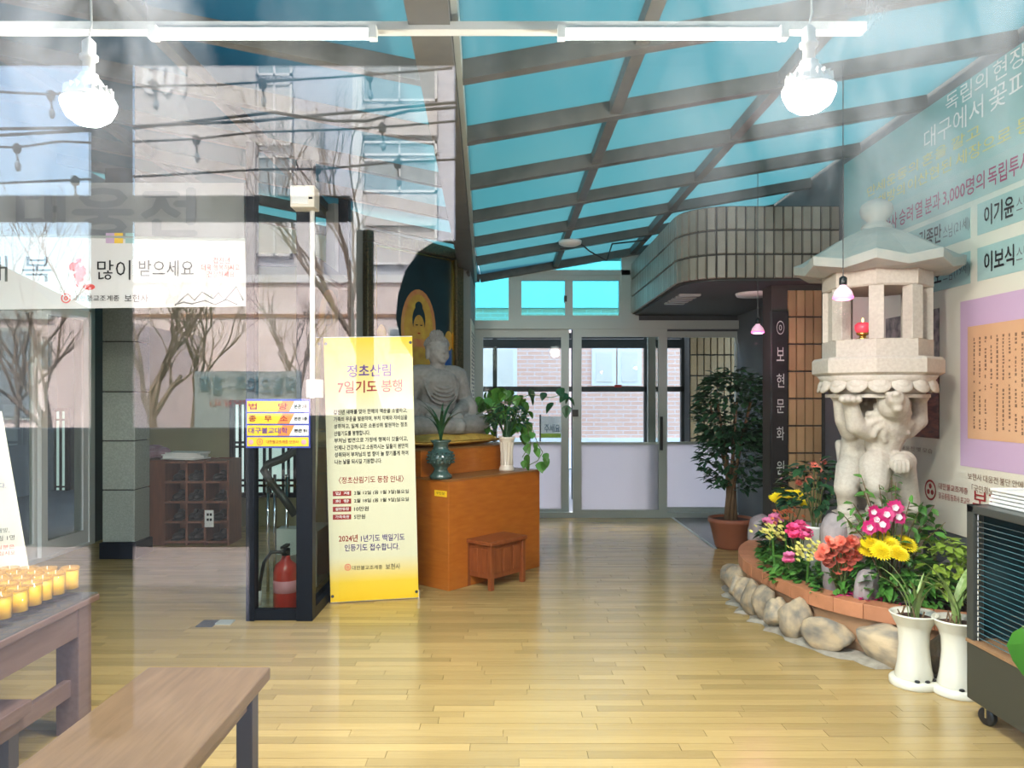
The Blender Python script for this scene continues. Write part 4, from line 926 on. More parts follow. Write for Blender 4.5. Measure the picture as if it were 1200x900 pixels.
for k, (t, s, y0, y1) in enumerate(rows):
    a, b_ = at(289.5, y1, Y0 - .024), at(361.5, y0, Y0 - .024); MB().box(a.x, Y0 - .024, a.z, b_.x, Y0 - .02, b_.z).build('name_strip', 'sign_yellow', sg)
    if s:
        P = [at(339, y1, Y0 - .026), at(361.5, y1, Y0 - .026), at(361.5, y0, Y0 - .026), at(345, y0, Y0 - .026)]; MB().add(P, [(0, 1, 2, 3)]).build('floor_strip', 'print_white', sg)
        P = [at(325, y1, Y0 - .025), at(339, y1, Y0 - .025), at(345, y0, Y0 - .025), at(331, y0, Y0 - .025)]; MB().add(P, [(0, 1, 2, 3)]).build('accent_strip', 'sign_orange', sg)
        let_px(t, 'ink_red' if k < 2 else 'ink_purple', sg, Y0 - .0265, 291.5, y0 + 2.5, 337, y1 - 2.5, bold=.015); let_px(s, 'ink_black', sg, Y0 - .028, 345, y0 + 4, 360, y1 - 4, bold=.03)
    else:
        let_px(t, 'ink_red', sg, Y0 - .0265, 312, y0 + 3, 350, y1 - 3); let_px('ⓞ', 'ink_scarlet', sg, Y0 - .0265, 301, y0 + 1.5, 308, y1 - 1.5, bold=.02)
        for x in (294, 356): mb = MB(); mb.ell(at(x, 518, Y0 - .025), (.017, .003, .017), 10, 5); mb.build('lotus_mark', 'sign_pink', sg)
cd = thing('conduit_pipe', 'white conduit pipe with a box rising along the black post', 'pipe', at(366, 480, Y0 - .03))
pc = at(366, 470, Y0 - .03); MB().tube([V((pc.x, pc.y, 1.44)), V((pc.x, pc.y, 2.68))], .017, 10).build('pipe', 'white_plastic', cd, smooth=True)
a, b_ = at(361, 466, Y0), at(379, 445, Y0); MB().box(a.x, Y0 - .05, a.z, b_.x, Y0, b_.z).build('switch_box', 'white_plastic', cd, bevel=.004)
sk = thing('wall_speaker', 'beige box loudspeaker on top of the white conduit pipe', 'loudspeaker', at(359, 248, Y0 - .05))
a, b_ = at(345, 247, Y0 - .04), at(373, 222, Y0 - .04); MB().box(a.x, Y0 - .14, a.z, b_.x, Y0 - .005, b_.z).build('cabinet', 'cream_wall', sk, bevel=.006)
MB().box(a.x + .01, Y0 - .146, a.z + .02, b_.x - .04, Y0 - .14, b_.z - .01).build('grille', 'white_plastic', sk); MB().box(b_.x - .035, Y0 - .146, a.z + .05, b_.x - .012, Y0 - .14, a.z + .062).build('badge', 'ink_black', sk)
rl = thing('stair_handrail', 'curved steel stair handrail inside the glass enclosure', 'handrail', at(325, 660, 5.7))
MB().tube([at(x, y, 5.7) for x, y in ((352, 515), (343, 530), (330, 538), (314, 544), (309, 551), (318, 566), (334, 586), (346, 604))], .03, 10).build('rail', 'steel_dark', rl, smooth=True)
for x in (314, 322, 336): MB().tube([at(x, 556, 5.72), V((at(x, 556, 5.72).x, 5.72, 0.0))], .012, 8).build('baluster', 'chrome', rl, smooth=True)
a, b_ = at(324, 650, 5.66), at(352, 620, 5.66); MB().box(a.x, 5.66, a.z, b_.x, 5.8, b_.z).build('wall_bracket', 'alu', rl)
struct(MB().box(fx(298) - .02, 5.85, 0, fx(350) - .1, 6.3, .42).build('wall_kerb', 'cream_wall'))
ex = thing('fire_extinguisher', 'red fire extinguisher with black hose behind the dark glass frame', 'fire extinguisher', (at(334, 712, 5.2).x, 5.22, 0))
ep = V((at(334, 712, 5.2).x, 5.22, 0)); MB().lathe([(.078, 0), (.082, .01), (.082, .26), (.07, .31), (.035, .34), (.028, .36), (.028, .375)], ep, 24).build('cylinder', 'red_paint', ex, smooth=True)
MB().cyl(ep + V((0, 0, .375)), .03, .04, 12).box(ep.x - .015, ep.y - .09, .40, ep.x + .015, ep.y + .05, .415).box(ep.x - .015, ep.y - .08, .43, ep.x + .015, ep.y + .05, .445).build('valve_handle', 'black_plastic', ex)
MB().lathe([(.0825, .13), (.0835, .131), (.0835, .21), (.0825, .211)], ep, 24).build('paper_label', 'sign_pink', ex, smooth=True)
MB().tube([ep + V((-.02, -.02, .40)), ep + V((-.09, -.03, .40)), ep + V((-.14, -.03, .33)), ep + V((-.165, -.03, .2)), ep + V((-.17, -.03, .14))], .012, 8).build('hose', 'black_plastic', ex, smooth=True)
MB().tube([ep + V((-.17, -.03, .14)), ep + V((-.172, -.03, .04))], .016, 8).build('nozzle', 'white_plastic', ex, smooth=True)
fv = thing('floor_hatch', 'dark flat floor plate set in the wooden floor before the enclosure', 'floor plate', fl(252, 731))
a, b_ = fl(229, 735), fl(276, 727.5); MB().box(a.x, a.y, .0, b_.x - .1, b_.y, .006).build('plate', 'slate', fv); MB().box(b_.x - .1, a.y + .05, 0, b_.x, b_.y, .008).build('latch_plate', 'alu', fv)

# ------------------------------------------------------------------ low table with candles, bench
tb = thing('candle_table', 'low dark wooden table with a glass top holding the yellow candles', 'table', (-2.3, 2.8, 0))
TX0, TX1, TY0, TY1, TZ = -2.85, -1.80, 1.9, 3.41, .585
MB().box(TX0, TY0, TZ - .035, TX1, TY1, TZ - .008).build('tabletop', 'table_wood', tb, bevel=.004)
MB().box(TX0 + .005, TY0 + .005, TZ - .008, TX1 - .005, TY1 - .005, TZ).build('glass_plate', 'table_glass', tb)
mb = MB().box(TX1 - .05, TY0 + .06, TZ - .16, TX1 - .025, TY1 - .06, TZ - .035).box(TX0 + .025, TY0 + .06, TZ - .16, TX0 + .05, TY1 - .06, TZ - .035).box(TX0 + .05, TY1 - .06, TZ - .16, TX1 - .05, TY1 - .035, TZ - .035).box(TX0 + .05, TY0 + .035, TZ - .16, TX1 - .05, TY0 + .06, TZ - .035)
mb.build('apron', 'table_wood', tb)
for x in (TX0 + .03, TX1 - .12):
    for y in (TY0 + .03, TY1 - .13): MB().box(x, y, 0, x + .1, y + .1, TZ - .035).build('leg', 'table_wood', tb, bevel=.004)
MB().box(TX1 - .085, TY0 + .13, .17, TX1 - .055, TY1 - .13, .24).box(TX0 + .055, TY0 + .13, .17, TX0 + .085, TY1 - .13, .24).build('stretcher', 'table_wood', tb)
c0 = thing('candle_cup', 'yellow candle in a clear glass cup', 'candle', (0, 0, 0), 'yellow candle cups on the table')
MB().lathe([(.036, 0), (.038, .004), (.038, .125), (.0355, .125), (.0355, .033), (0.0, .033)], (0, 0, 0), 20).build('glass_cup', 'cup_glass', c0, smooth=True)
MB().lathe([(.034, .034), (.0352, .035), (.0352, .113), (.0, .111)], (0, 0, 0), 20).build('wax', 'wax', c0, smooth=True)
MB().lathe([(.0381, .114), (.0384, .115), (.0384, .124), (.0381, .1255), (.0355, .1255), (.0355, .115)], (0, 0, 0), 20).build('amber_rim', 'amber_glass', c0, smooth=True)
MB().cyl((0, 0, .110), .0016, .022, 6).build('wick', 'wick', c0)
KIDS[c0] = list(c0.children); first = True
RO = ['farthest', 'second farthest', 'third', 'fourth', 'fifth', 'sixth', 'seventh', 'eighth']; CO = ['the edge row', 'the second row in', 'the third row in', 'the fourth row in', 'the fifth row in']
for i in range(5):
    for j in range(8):
        x, y = -1.895 - i * .086 + rnd.uniform(-.006, .006), 3.335 - j * .088 + rnd.uniform(-.006, .006)
        if VPX + (x + .04) * F / y < -4: continue
        lb = 'yellow candle in clear glass cup, ' + RO[j] + ' in ' + CO[i] + ' on the table'
        if first: c0.location = (x, y, TZ); c0['label'] = lb; first = False
        else: dup(c0, (x, y, TZ), rnd.uniform(0, 6), lb)
wb = thing('white_notice', 'white notice board tilted on the table behind the candles', 'notice board', at(0, 655, 3.3))
P = [at(-70, 680, 3.38), at(33, 672, 3.38), at(0, 482, 3.42), at(-90, 495, 3.42)]; wn_ = (P[1] - P[0]).cross(P[3] - P[0]).normalized(); MB().quad3(P, .012, wn_).build('board', 'print_cream', wb)
def wbl(t, m, x0, y0, x1, y1): lettering(t, m, wb, at(x0, y1, 3.40 - (y1 - 575) * .0003), at(x1, y1 - .08 * (x1 - x0), 3.40 - (y1 - 575) * .0003), at(x1, y0 - .08 * (x1 - x0), 3.40 - (y0 - 575) * .0003), at(x0, y0, 3.40 - (y0 - 575) * .0003), lift=.006)
wbl('기원합니다.', 'ink_navy', -28, 568, 8, 575); wbl('24시간 개방,', 'ink_black', -26, 621, 12, 627); wbl('공양 올림 1명', 'ink_black', -26, 630, 18, 636); wbl('동참하실분은', 'ink_scarlet', -24, 641, 18, 646); wbl('접수 하십시오', 'ink_scarlet', -22, 648, 19, 653)
MB().tube([at(-30, 560, 3.43), V((at(-30, 560, 3.4).x, 3.405, TZ))], .008, 6).build('easel_leg', 'leg_dark', wb)
be = thing('long_bench', 'long flat wooden bench with dark legs in the left foreground', 'bench', (-1.12, 2.2, 0))
MB().box(-1.36, 1.35, .372, -.895, 2.93, .42).build('seat', 'bench_wood', be, bevel=.006)
MB().box(-1.31, 1.42, .30, -.945, 2.87, .372).build('apron', 'bench_wood', be)
for x in (-1.33, -.985):
    for y in (1.4, 2.81): MB().box(x, y, 0, x + .06, y + .07, .372).build('leg', 'leg_dark', be, bevel=.003)
be2 = thing('low_stool_bench', 'dark low bench pushed under the left end of the candle table', 'bench', (-2.1, 2.6, 0))
a = at(38, 822, 2.95); MB().box(-2.7, 2.35, .24, a.x, 2.95, .29).build('seat', 'table_wood', be2, bevel=.004)
for x in (-2.68, a.x - .1):
    for y in (2.37, 2.87): MB().box(x, y, 0, x + .06, y + .06, .24).build('leg', 'leg_dark', be2)

# ------------------------------------------------------------------ planter with stones, rim and soil
OUT = [(2.76, 6.62), (2.40, 6.52), (2.06, 6.28), (1.81, 5.90), (1.70, 5.45), (1.72, 5.0), (1.83, 4.52), (2.05, 4.22), (2.34, 4.03), (2.76, 3.88)]
def catmull(P, n=8):
    Q = []; P = [V((x, y, 0)) for x, y in P]; P = [P[0] * 2 - P[1]] + P + [P[-1] * 2 - P[-2]]
    for i in range(1, len(P) - 2):
        for k in range(n):
            t = k / n; a, b_, c_, d = P[i - 1:i + 3]
            Q.append(.5 * ((2 * b_) + (c_ - a) * t + (2 * a - 5 * b_ + 4 * c_ - d) * t * t + (3 * b_ - a - 3 * c_ + d) * t ** 3))
    Q.append(P[-2]); return Q
CUR = catmull(OUT); cl_ = [0]
for i in range(1, len(CUR)): cl_.append(cl_[-1] + (CUR[i] - CUR[i - 1]).length)
def on(s):
    s = max(0, min(s, cl_[-1] - 1e-6))
    for i in range(1, len(CUR)):
        if s <= cl_[i]: t = (s - cl_[i - 1]) / (cl_[i] - cl_[i - 1]); d = (CUR[i] - CUR[i - 1]).normalized(); return CUR[i - 1].lerp(CUR[i], t), V((-d.y, d.x, 0)), d      # inner normal
RZ = .30
pl = thing('flower_bed', 'curved raised flower bed with rubble stone base and terracotta rim around the lantern', 'planter', (2.3, 5.2, 0))
ins = []
for k in range(60): p, n, d = on(cl_[-1] * k / 59); ins.append((p + n * .03, p + n * .10))
poly = [(a.x, a.y) for a, b_ in ins]; MB().prism(poly, 0, RZ - .04).build('bed_wall', 'planter_render', pl)
MB().prism([(b_.x, b_.y) for a, b_ in ins], RZ - .045, RZ - .035).build('soil', 'soil', pl)
ns = 22
for k in range(ns):                                  # rim of terracotta coping pieces
    s0_, s1_ = cl_[-1] * k / ns + .0012, cl_[-1] * (k + 1) / ns - .0012; mb = MB(); m3 = 3; vs = []
    for j in range(m3 + 1):
        p, n, d = on(s0_ + (s1_ - s0_) * j / m3)
        for (o_, z) in ((-.012, RZ - .085), (-.012, RZ), (.115, RZ), (.115, RZ - .085)): q = p + n * o_; vs.append((q.x, q.y, z))
    fs = [(0, 1, 2, 3), tuple(m3 * 4 + i for i in (3, 2, 1, 0))]
    for j in range(m3):
        for i in range(4): fs.append((j * 4 + i, (j + 1) * 4 + i, (j + 1) * 4 + (i + 1) % 4, j * 4 + (i + 1) % 4))
    mb.add(vs, fs).build('brick', 'terracotta_rim', pl, bevel=.004)
def rock(c, r, seed, m, parent, name='stone', rz=0):
    rg = random.Random(seed); bm = bmesh.new(); bmesh.ops.create_icosphere(bm, subdivisions=3, radius=1)
    dirs = [(V((rg.gauss(0, 1), rg.gauss(0, 1), rg.gauss(0, 1))).normalized(), rg.uniform(.56, .92)) for _ in range(14)]
    for v in bm.verts:
        q = v.co.normalized(); s = 1.0
        for d, k in dirs:
            t = q.dot(d)
            if t > 0: s = min(s, k / max(t, .35))
        s *= 1 + .03 * math.sin(7 * q.x + seed) * math.sin(6 * q.z + 2 * q.y); v.co = q * s
    me = bpy.data.meshes.new(name); bm.to_mesh(me); bm.free(); me.materials.append(M[m]); me.polygons.foreach_set('use_smooth', [True] * len(me.polygons))
    o = bpy.data.objects.new(name, me); link(o, parent); o.location = V(c) - wloc(parent); o.scale = r; o.rotation_euler.z = rz; return o
s_ = 1.35; k = 0
sizes = [.17, .14, .17, .14, .19, .15, .16, .20, .30, .34, .2, .24, .18, .22]
while s_ < cl_[-1] - .05:
    w = sizes[k % len(sizes)]; p, n, d = on(s_ + w / 2); hgt = rnd.uniform(.11, .145)
    rock((p.x - n.x * .045, p.y - n.y * .045, hgt * .85), (w * .62, .10, hgt), 40 + k, 'rock', pl, rz=math.atan2(d.y, d.x)); s_ += w * .97; k += 1
mb = MB(); n2 = 40; vs = []
for j in range(n2 + 1):
    s = 1.3 + (cl_[-1] - 1.3) * j / n2; p, n, d = on(s); w = .125 + .03 * math.sin(j * 1.9) + .02 * math.sin(j * 4.1)
    for (o_, z) in ((-w, .001), (-w + .03, .014), (.0, .03), (.0, .0)): q = p + n * o_; vs.append((q.x, q.y, z))
mb.add(vs, [(j * 4 + i, (j + 1) * 4 + i, (j + 1) * 4 + (i + 1) % 4, j * 4 + (i + 1) % 4) for j in range(n2) for i in range(4)] + [(0, 1, 2, 3), tuple(n2 * 4 + i for i in (3, 2, 1, 0))]).build('mortar_skirt', 'mortar', pl)
SZ = RZ - .035
for k, (px, py, D, r, sd) in enumerate(((981, 612, 4.62, (.12, .09, .33), 5), (1015, 628, 4.40, (.09, .07, .15), 9), (1070, 645, 4.5, (.13, .1, .08), 12), (1118, 625, 4.75, (.10, .09, .12), 15), (893, 608, 6.2, (.14, .12, .14), 19))):
    p = at(px, py, D); r0 = thing('garden_rock', ['tall pointed grey rock at the left foot of the stone lantern', 'squat grey rock in front of the lantern lions', 'small rock between yellow flowers and lantern', 'rock at the wall behind the lime green bush', 'grey rock at the far end of the flower bed'][k], 'rock', (p.x, p.y, SZ))
    rock((p.x, p.y, SZ + r[2] * .75), r, sd, 'rock_grey', r0, 'stone')

# ------------------------------------------------------------------ stone lantern carried by two lions
LD = 4.66; LC = V((at(1027, 465, LD).x, LD, 0)); S = LD / F
def lz(py): return CZ - (py - VPY) * S
ln_ = thing('stone_lantern', 'tall pale granite lantern carried by two upright carved lions in the flower bed', 'stone lantern', V((LC.x, LC.y, SZ)))
ph8 = -math.pi / 2 - math.atan2(LC.x, LD)          # one corner turned towards the glass front
def oct_(mb, prof): return mb.lathe(prof, (LC.x, LC.y, 0), 8, ph8)
oct_(MB(), [(.27, SZ), (.27, SZ + .12), (.25, SZ + .16), (.25, lz(601))]).build('pedestal', 'granite', ln_)
# roof with lifted corners: 16 directions, corners alternate
mb = MB(); vs = []; fs = []; rings = [(.075, lz(268), 0), (.13, lz(273), .003), (.23, lz(282), .006), (.33, lz(295), .014), (.43, lz(308), .022), (.475, lz(313), .036), (.47, lz(323), .034), (.34, lz(325), .01), (.29, lz(322), 0)]
for r, z, lift in rings:
    for k in range(16): a = ph8 + 2 * math.pi * k / 16; cor = k % 2 == 0; rr = r if cor else r * .924 * (.985 if r > .3 else 1); vs.append((LC.x + rr * math.cos(a), LC.y + rr * math.sin(a), z + (lift if cor else 0)))
for i in range(len(rings) - 1):
    for k in range(16): fs.append((i * 16 + k, i * 16 + (k + 1) % 16, (i + 1) * 16 + (k + 1) % 16, (i + 1) * 16 + k)[::-1])
fs.append(tuple(range(16))); fs.append(tuple(len(vs) - 16 + k for k in range(16))[::-1]); mb.add(vs, fs).build('lantern_roof', 'granite_roof', ln_, bevel=.004)
MB().lathe([(.09, lz(270)), (.085, lz(265)), (.06, lz(262)), (.055, lz(259)), (.085, lz(254)), (.095, lz(247)), (.085, lz(240)), (.055, lz(236)), (.02, lz(233)), (0, lz(232))], (LC.x, LC.y, 0), 24).build('finial', 'granite_roof', ln_, smooth=True)
# light chamber
zt, zb, rc = lz(322), lz(420), .305
oct_(MB(), [(rc, zb), (rc, zb + .10), (rc - .015, zb + .105), (.05, zb + .105)]).build('chamber_sill', 'granite', ln_)
mb = MB(); oct_(mb, [(rc * .6, zt - .10), (rc - .01, zt - .10), (rc, zt - .09), (rc, zt)]); mb.build('chamber_lintel', 'granite', ln_)
for k in range(8):
    a = ph8 + 2 * math.pi * k / 8; c_ = V((LC.x + (rc - .04) * math.cos(a), LC.y + (rc - .04) * math.sin(a), (zt - .1 + zb + .1) / 2)); rd = V((math.cos(a), math.sin(a), 0)); tn = V((-rd.y, rd.x, 0))
    MB().obox(c_, rd * .036, tn * .040, V((0, 0, (zt - zb - .2) / 2))).build('pillar', 'granite', ln_, bevel=.004)
for k in (6,):                                       # closed side panel
    a = ph8 + 2 * math.pi * (k + .5) / 8; rr = rc * .924 - .03; MB().obox((LC.x + rr * math.cos(a), LC.y + rr * math.sin(a), (zt + zb) / 2), (.012 * math.cos(a), .012 * math.sin(a), 0), (-.085 * math.sin(a), .085 * math.cos(a), 0), (0, 0, (zt - zb - .2) / 2)).build('panel', 'granite', ln_)
# upper plinth with lotus petals
oct_(MB(), [(.335, lz(441)), (.365, lz(438)), (.365, lz(423)), (.35, lz(420))]).build('plinth', 'granite', ln_, bevel=.004)
MB().lathe([(.26, lz(463)), (.275, lz(458)), (.31, lz(448)), (.335, lz(441))], (LC.x, LC.y, 0), 32).build('lotus_bowl', 'granite', ln_, smooth=True)
pm = MB(); pm.ell((0, 0, 0), (.066, .020, .058), 12, 8); pm.ell((0, -.009, .004), (.044, .017, .038), 12, 8); pme = setmat(pm.mesh('petal'), 'granite', True)
for k in range(16): a = 2 * math.pi * k / 16; piece(pme, 'petal', ln_, (LC.x + .302 * math.cos(a), LC.y + .302 * math.sin(a), lz(451)), (R(-30), 0, a + math.pi / 2))
MB().lathe([(.29, lz(466)), (.29, lz(462))], (LC.x, LC.y, 0), 24).build('lower_plate', 'granite', ln_)
def Lp(px, py, dy=0): return at(px, py, LD + dy)
b = MB()                                             # front lion, head thrown back, forepaws up
b.cap(Lp(1037, 556, -.03), Lp(1035, 524, -.02), .11, .095); b.cap(Lp(1035, 520, -.03), Lp(1040, 500, -.06), .105, .125)
b.cap(Lp(1041, 498, -.08), Lp(1048, 480, -.16), .115, .09); b.ell(Lp(1047, 474, -.22), (.088, .095, .09)); b.cap(Lp(1048, 472, -.26), Lp(1050, 467, -.325), .056, .047); b.ell(Lp(1050, 462, -.365), (.026, .02, .018))
b.cap(Lp(1050, 482, -.25), Lp(1052, 478, -.33), .038, .028); b.ell(Lp(1041, 461, -.29), (.03, .025, .014), rot=(0, .3, 0)); b.ell(Lp(1056, 460, -.285), (.03, .025, .014), rot=(0, -.3, 0))
b.ell(Lp(1042, 465, -.305), .015); b.ell(Lp(1056, 464, -.30), .015); b.ell(Lp(1032, 470, -.2), (.018, .03, .04), rot=(0, -.5, 0)); b.ell(Lp(1062, 474, -.18), (.018, .03, .035))
b.cap(Lp(1020, 505, -.08), Lp(1003, 499, -.12), .068, .056); b.cap(Lp(1003, 499, -.12), Lp(997, 474, -.14), .056, .044); b.ell(Lp(997, 468, -.16), (.07, .06, .032))
for k in range(4): b.ell(Lp(987 + k * 6.5, 468, -.215), (.019, .024, .024))
b.cap(Lp(1062, 503, -.04), Lp(1077, 493, -.03), .062, .05); b.cap(Lp(1077, 493, -.03), Lp(1078, 470, -.04), .048, .04); b.ell(Lp(1078, 466, -.05), (.055, .05, .028))
b.cap(Lp(1026, 545, -.08), Lp(1025, 568, -.15), .095, .08); b.cap(Lp(1025, 568, -.15), Lp(1029, 592, -.12), .068, .055); b.ell(Lp(1028, 598, -.17), (.06, .09, .035))
b.cap(Lp(1050, 548, -.06), Lp(1060, 541, -.17), .08, .066); b.cap(Lp(1060, 543, -.17), Lp(1066, 588, -.08), .06, .058); b.ell(Lp(1066, 597, -.11), (.06, .08, .033)); b.ell(Lp(1056, 543, -.22), (.07, .05, .06))
for k in range(4): b.ell(Lp(1049 + k * 5, 548 - abs(k - 1.5), -.275), (.0105, .018, .045))
for k in range(60):                                  # mane locks
    a = k * 2.4; q = .4 + .6 * (k % 5) / 4; b.ell(Lp(1044, 494, -.16) + V((.13 * q * math.cos(a), -.055 * (1 - q) + .02, .11 * q * math.sin(a))), (.019, .026, .024))
sculpt(b, 'lion', 'granite', ln_, .0085, iters=2)
b = MB()                                             # rear lion, seen from its side behind the first
b.cap(Lp(1002, 560, .14), Lp(1006, 515, .13), .11, .10); b.cap(Lp(1006, 515, .13), Lp(1008, 495, .12), .10, .11); b.cap(Lp(1010, 490, .13), Lp(1016, 478, .15), .09, .08); b.ell(Lp(1022, 474, .16), (.085, .09, .08)); b.ell(Lp(1034, 470, .16), (.05, .05, .04))
b.cap(Lp(996, 505, .06), Lp(988, 492, .02), .062, .05); b.cap(Lp(988, 492, .02), Lp(984, 470, .0), .05, .04); b.ell(Lp(984, 465, -.01), (.058, .05, .028))
b.cap(Lp(1040, 505, .14), Lp(1062, 492, .12), .06, .05); b.cap(Lp(1062, 492, .12), Lp(1066, 469, .12), .05, .04)
b.cap(Lp(998, 550, .08), Lp(992, 572, -.02), .095, .075); b.cap(Lp(992, 572, -.02), Lp(993, 596, .02), .065, .055); b.ell(Lp(992, 599, -.02), (.055, .08, .03))
b.cap(Lp(1016, 555, .17), Lp(1018, 595, .16), .085, .06); b.cap(Lp(990, 560, .22), Lp(984, 520, .26), .035, .03)
for k in range(16): a = k * 2.4; b.ell(Lp(1008, 490, .12) + V((.10 * math.cos(a), -.03, .085 * math.sin(a))), (.026, .03, .03))
sculpt(b, 'lion', 'granite', ln_, .0105, iters=3)
ol = thing('votive_lamp', 'small red votive lamp on a brass foot inside the lantern chamber', 'lamp', (0, 0, 0))
lp_ = V((at(1011, 402, LD - .12).x, LD - .12, zb + .105)); ol.location = lp_; WL[ol] = lp_
MB().lathe([(.035, 0), (.04, .006), (.018, .012), (.018, .022), (.034, .03), (.036, .04)], lp_, 18).build('brass_foot', 'brass', ol, smooth=True)
MB().lathe([(.034, .04), (.045, .06), (.045, .085), (.03, .10), (0, .102)], lp_, 18).build('red_glass', 'red_lamp', ol, smooth=True)
MB().ell(lp_ + V((0, 0, .114)), (.006, .006, .014), 8, 6).build('flame', 'flame', ol, smooth=True)

# ------------------------------------------------------------------ flowers in the bed
def plant(name, label, px, py, D, cat='plant'):
    p = at(px, py, D); return thing(name, label, cat, (p.x, p.y, SZ)), V((p.x, p.y, SZ))
def heads(t, me, pts, name='bloom', tilt=.9, lift=0):
    for k, (px, py, D) in enumerate(pts): piece(me, name, t, at(px, py, D), (R(rnd.uniform(45, 68)) * tilt, rnd.uniform(-.3, .3), rnd.uniform(-.6, .25)), (rnd.uniform(.9, 1.12),) * 3)
def stems(t, base, pts, r=.004):
    mb = MB()
    for px, py, D in pts: e = at(px, py, D); mb.tube([base + V((rnd.uniform(-.03, .03), rnd.uniform(-.03, .03), 0)), base.lerp(e, .6) + V((0, 0, .04)), e], r, 4)
    mb.build('stem', 'stem', t)
# big yellow chrysanthemum in front
t, p = plant('yellow_chrysanthemum', 'big yellow chrysanthemum in the middle front of the flower bed', 1042, 665, 4.5)
H = [(1030, 627, 4.38), (1045, 621, 4.5), (1062, 624, 4.5), (1020, 637, 4.33), (1041, 638, 4.32), (1060, 638, 4.38), (1033, 646, 4.27), (1052, 649, 4.25), (1018, 646, 4.35)]
heads(t, BL_Y, H, tilt=.62); stems(t, p, H); mb = MB(); bush(mb, p + V((0, -.02, .13)), (.24, .2, .15), 260, .085); stuff(mb.build('foliage', 'leaf_green', t))
# far yellow chrysanthemum
t, p = plant('yellow_chrysanthemum', 'smaller yellow chrysanthemum at the far end of the flower bed beside the white pot', 922, 615, 5.5)
H = [(908, 586, 5.45), (920, 577, 5.5), (934, 580, 5.5), (927, 587, 5.4), (940, 590, 5.45), (913, 583, 5.3)]
heads(t, BL_YS, H, tilt=.62); stems(t, p, H); mb = MB(); bush(mb, p + V((0, 0, .15)), (.18, .16, .17), 220, .075); stuff(mb.build('foliage', 'leaf_dark', t))
# coral cluster
t, p = plant('coral_begonia', 'coral red many-petalled flower cluster left of the big yellow chrysanthemum', 985, 680, 4.55)
H = [(985 + x, 650 + y, 4.42 + y * .004) for x, y in ((-20, -6), (-18, 5), (-9, -12), (-10, -2), (-12, 9), (0, -15), (1, -5), (-1, 5), (3, 14), (9, -13), (10, -2), (12, 8), (-5, 19), (18, -8), (19, 3), (5, -9), (-15, 0), (8, 15), (-8, 26), (12, 27), (-24, 2), (22, -3), (-4, -9), (6, 3), (-16, 11), (16, 12), (14, -16), (-14, -16))]
heads(t, BL_C, H); stems(t, p, H); mb = MB(); bush(mb, p + V((.03, .03, .05)), (.16, .12, .12), 190, .065); stuff(mb.build('foliage', 'leaf_green', t))
def cyc(label, px, py, D, pts, me=BL_P, fol='leaf_green', r=(.13, .11, .09)):
    t, p = plant('cyclamen', label, px, py, D, 'plant'); heads(t, me, pts, tilt=.3); stems(t, p, pts); mb = MB(); bush(mb, p + V((.045, .05, .05)), (r[0] * .85, r[1] * .85, r[2]), 120, .065, LEAF_H); stuff(mb.build('foliage', fol, t))
cyc('bright pink cyclamen in front of the white pot', 936, 655, 4.95, [(929, 622, 4.9), (937, 618, 4.95), (944, 624, 4.9), (932, 630, 4.85), (940, 632, 4.85), (946, 630, 4.9), (926, 628, 4.9)])
cyc('lilac pink cyclamen at the far left rim of the flower bed', 906, 632, 5.4, [(899, 612, 5.35), (906, 608, 5.4), (913, 612, 5.35), (904, 616, 5.3), (910, 606, 5.45)], BL_L)
cyc('magenta pink cyclamen between coral and yellow flowers', 1010, 660, 4.6, [(1004, 636, 4.5), (1011, 634, 4.5), (1014, 640, 4.48), (1008, 643, 4.45)], BL_L)
cyc('low pink cyclamen close to the rim below the bright pink one', 924, 672, 4.9, [(925, 653, 4.8), (924, 659, 4.78)], BL_L, r=(.16, .12, .10))
def kal(label, px, py, D, c_, n, m, spread, fol='leaf_green'):
    t, p = plant('kalanchoe', label, px, py, D); mb = MB(); c0_ = at(*c_)
    for k in range(n):
        q = c0_ + V((rnd.gauss(0, spread), rnd.gauss(0, spread * .6), rnd.gauss(0, spread * .5))); g = bloom_geo(.013, 1, 5, .3, .9); Mx = Euler((R(40), 0, rnd.random())).to_matrix(); mb.add([q + Mx @ V(v) for v in g.v], g.f)
    stuff(mb.build('blossom', m, t)); mb = MB(); bush(mb, p + V((.05, .05, .05)), (.11, .09, .1), 130, .058); mb.tube([p, c0_], .008, 5); stuff(mb.build('foliage', fol, t))
kal('pale yellow kalanchoe under the lilac cyclamen at the rim', 908, 655, 5.1, (905, 622, 5.05), 45, 'bloom_pale', .05)
kal('pale yellow kalanchoe left of the coral flowers', 945, 672, 4.75, (948, 645, 4.7), 55, 'bloom_pale', .055)
kal('orange kalanchoe between pink and yellow flowers at the far end', 922, 625, 5.3, (920, 602, 5.25), 30, 'bloom_orange', .045)
# white pot with crown of thorns
wp = at(953, 635, 4.95); t = thing('potted_euphorbia', 'white flower pot with a tall leafy plant and tiny coral flowers', 'potted plant', (wp.x, wp.y, SZ)); p = V((wp.x, wp.y, SZ))
MB().lathe([(.070, 0), (.088, .34), (.094, .345), (.094, .36), (.085, .36), (.08, .34), (0, .34)], p, 24).build('pot', 'white_plastic', t, smooth=True)
mb = MB(); bush(mb, p + V((0, 0, .56)), (.20, .16, .22), 230, .085, LEAF_S); stuff(mb.build('foliage', 'leaf_dark', t))
H = [(954, 545, 5), (960, 550, 4.95), (970, 560, 4.9), (982, 572, 4.95), (948, 562, 4.9), (936, 566, 5), (965, 541, 5), (940, 550, 5.0)]; heads(t, BL_R, H); stems(t, p + V((0, 0, .33)), H, .005)
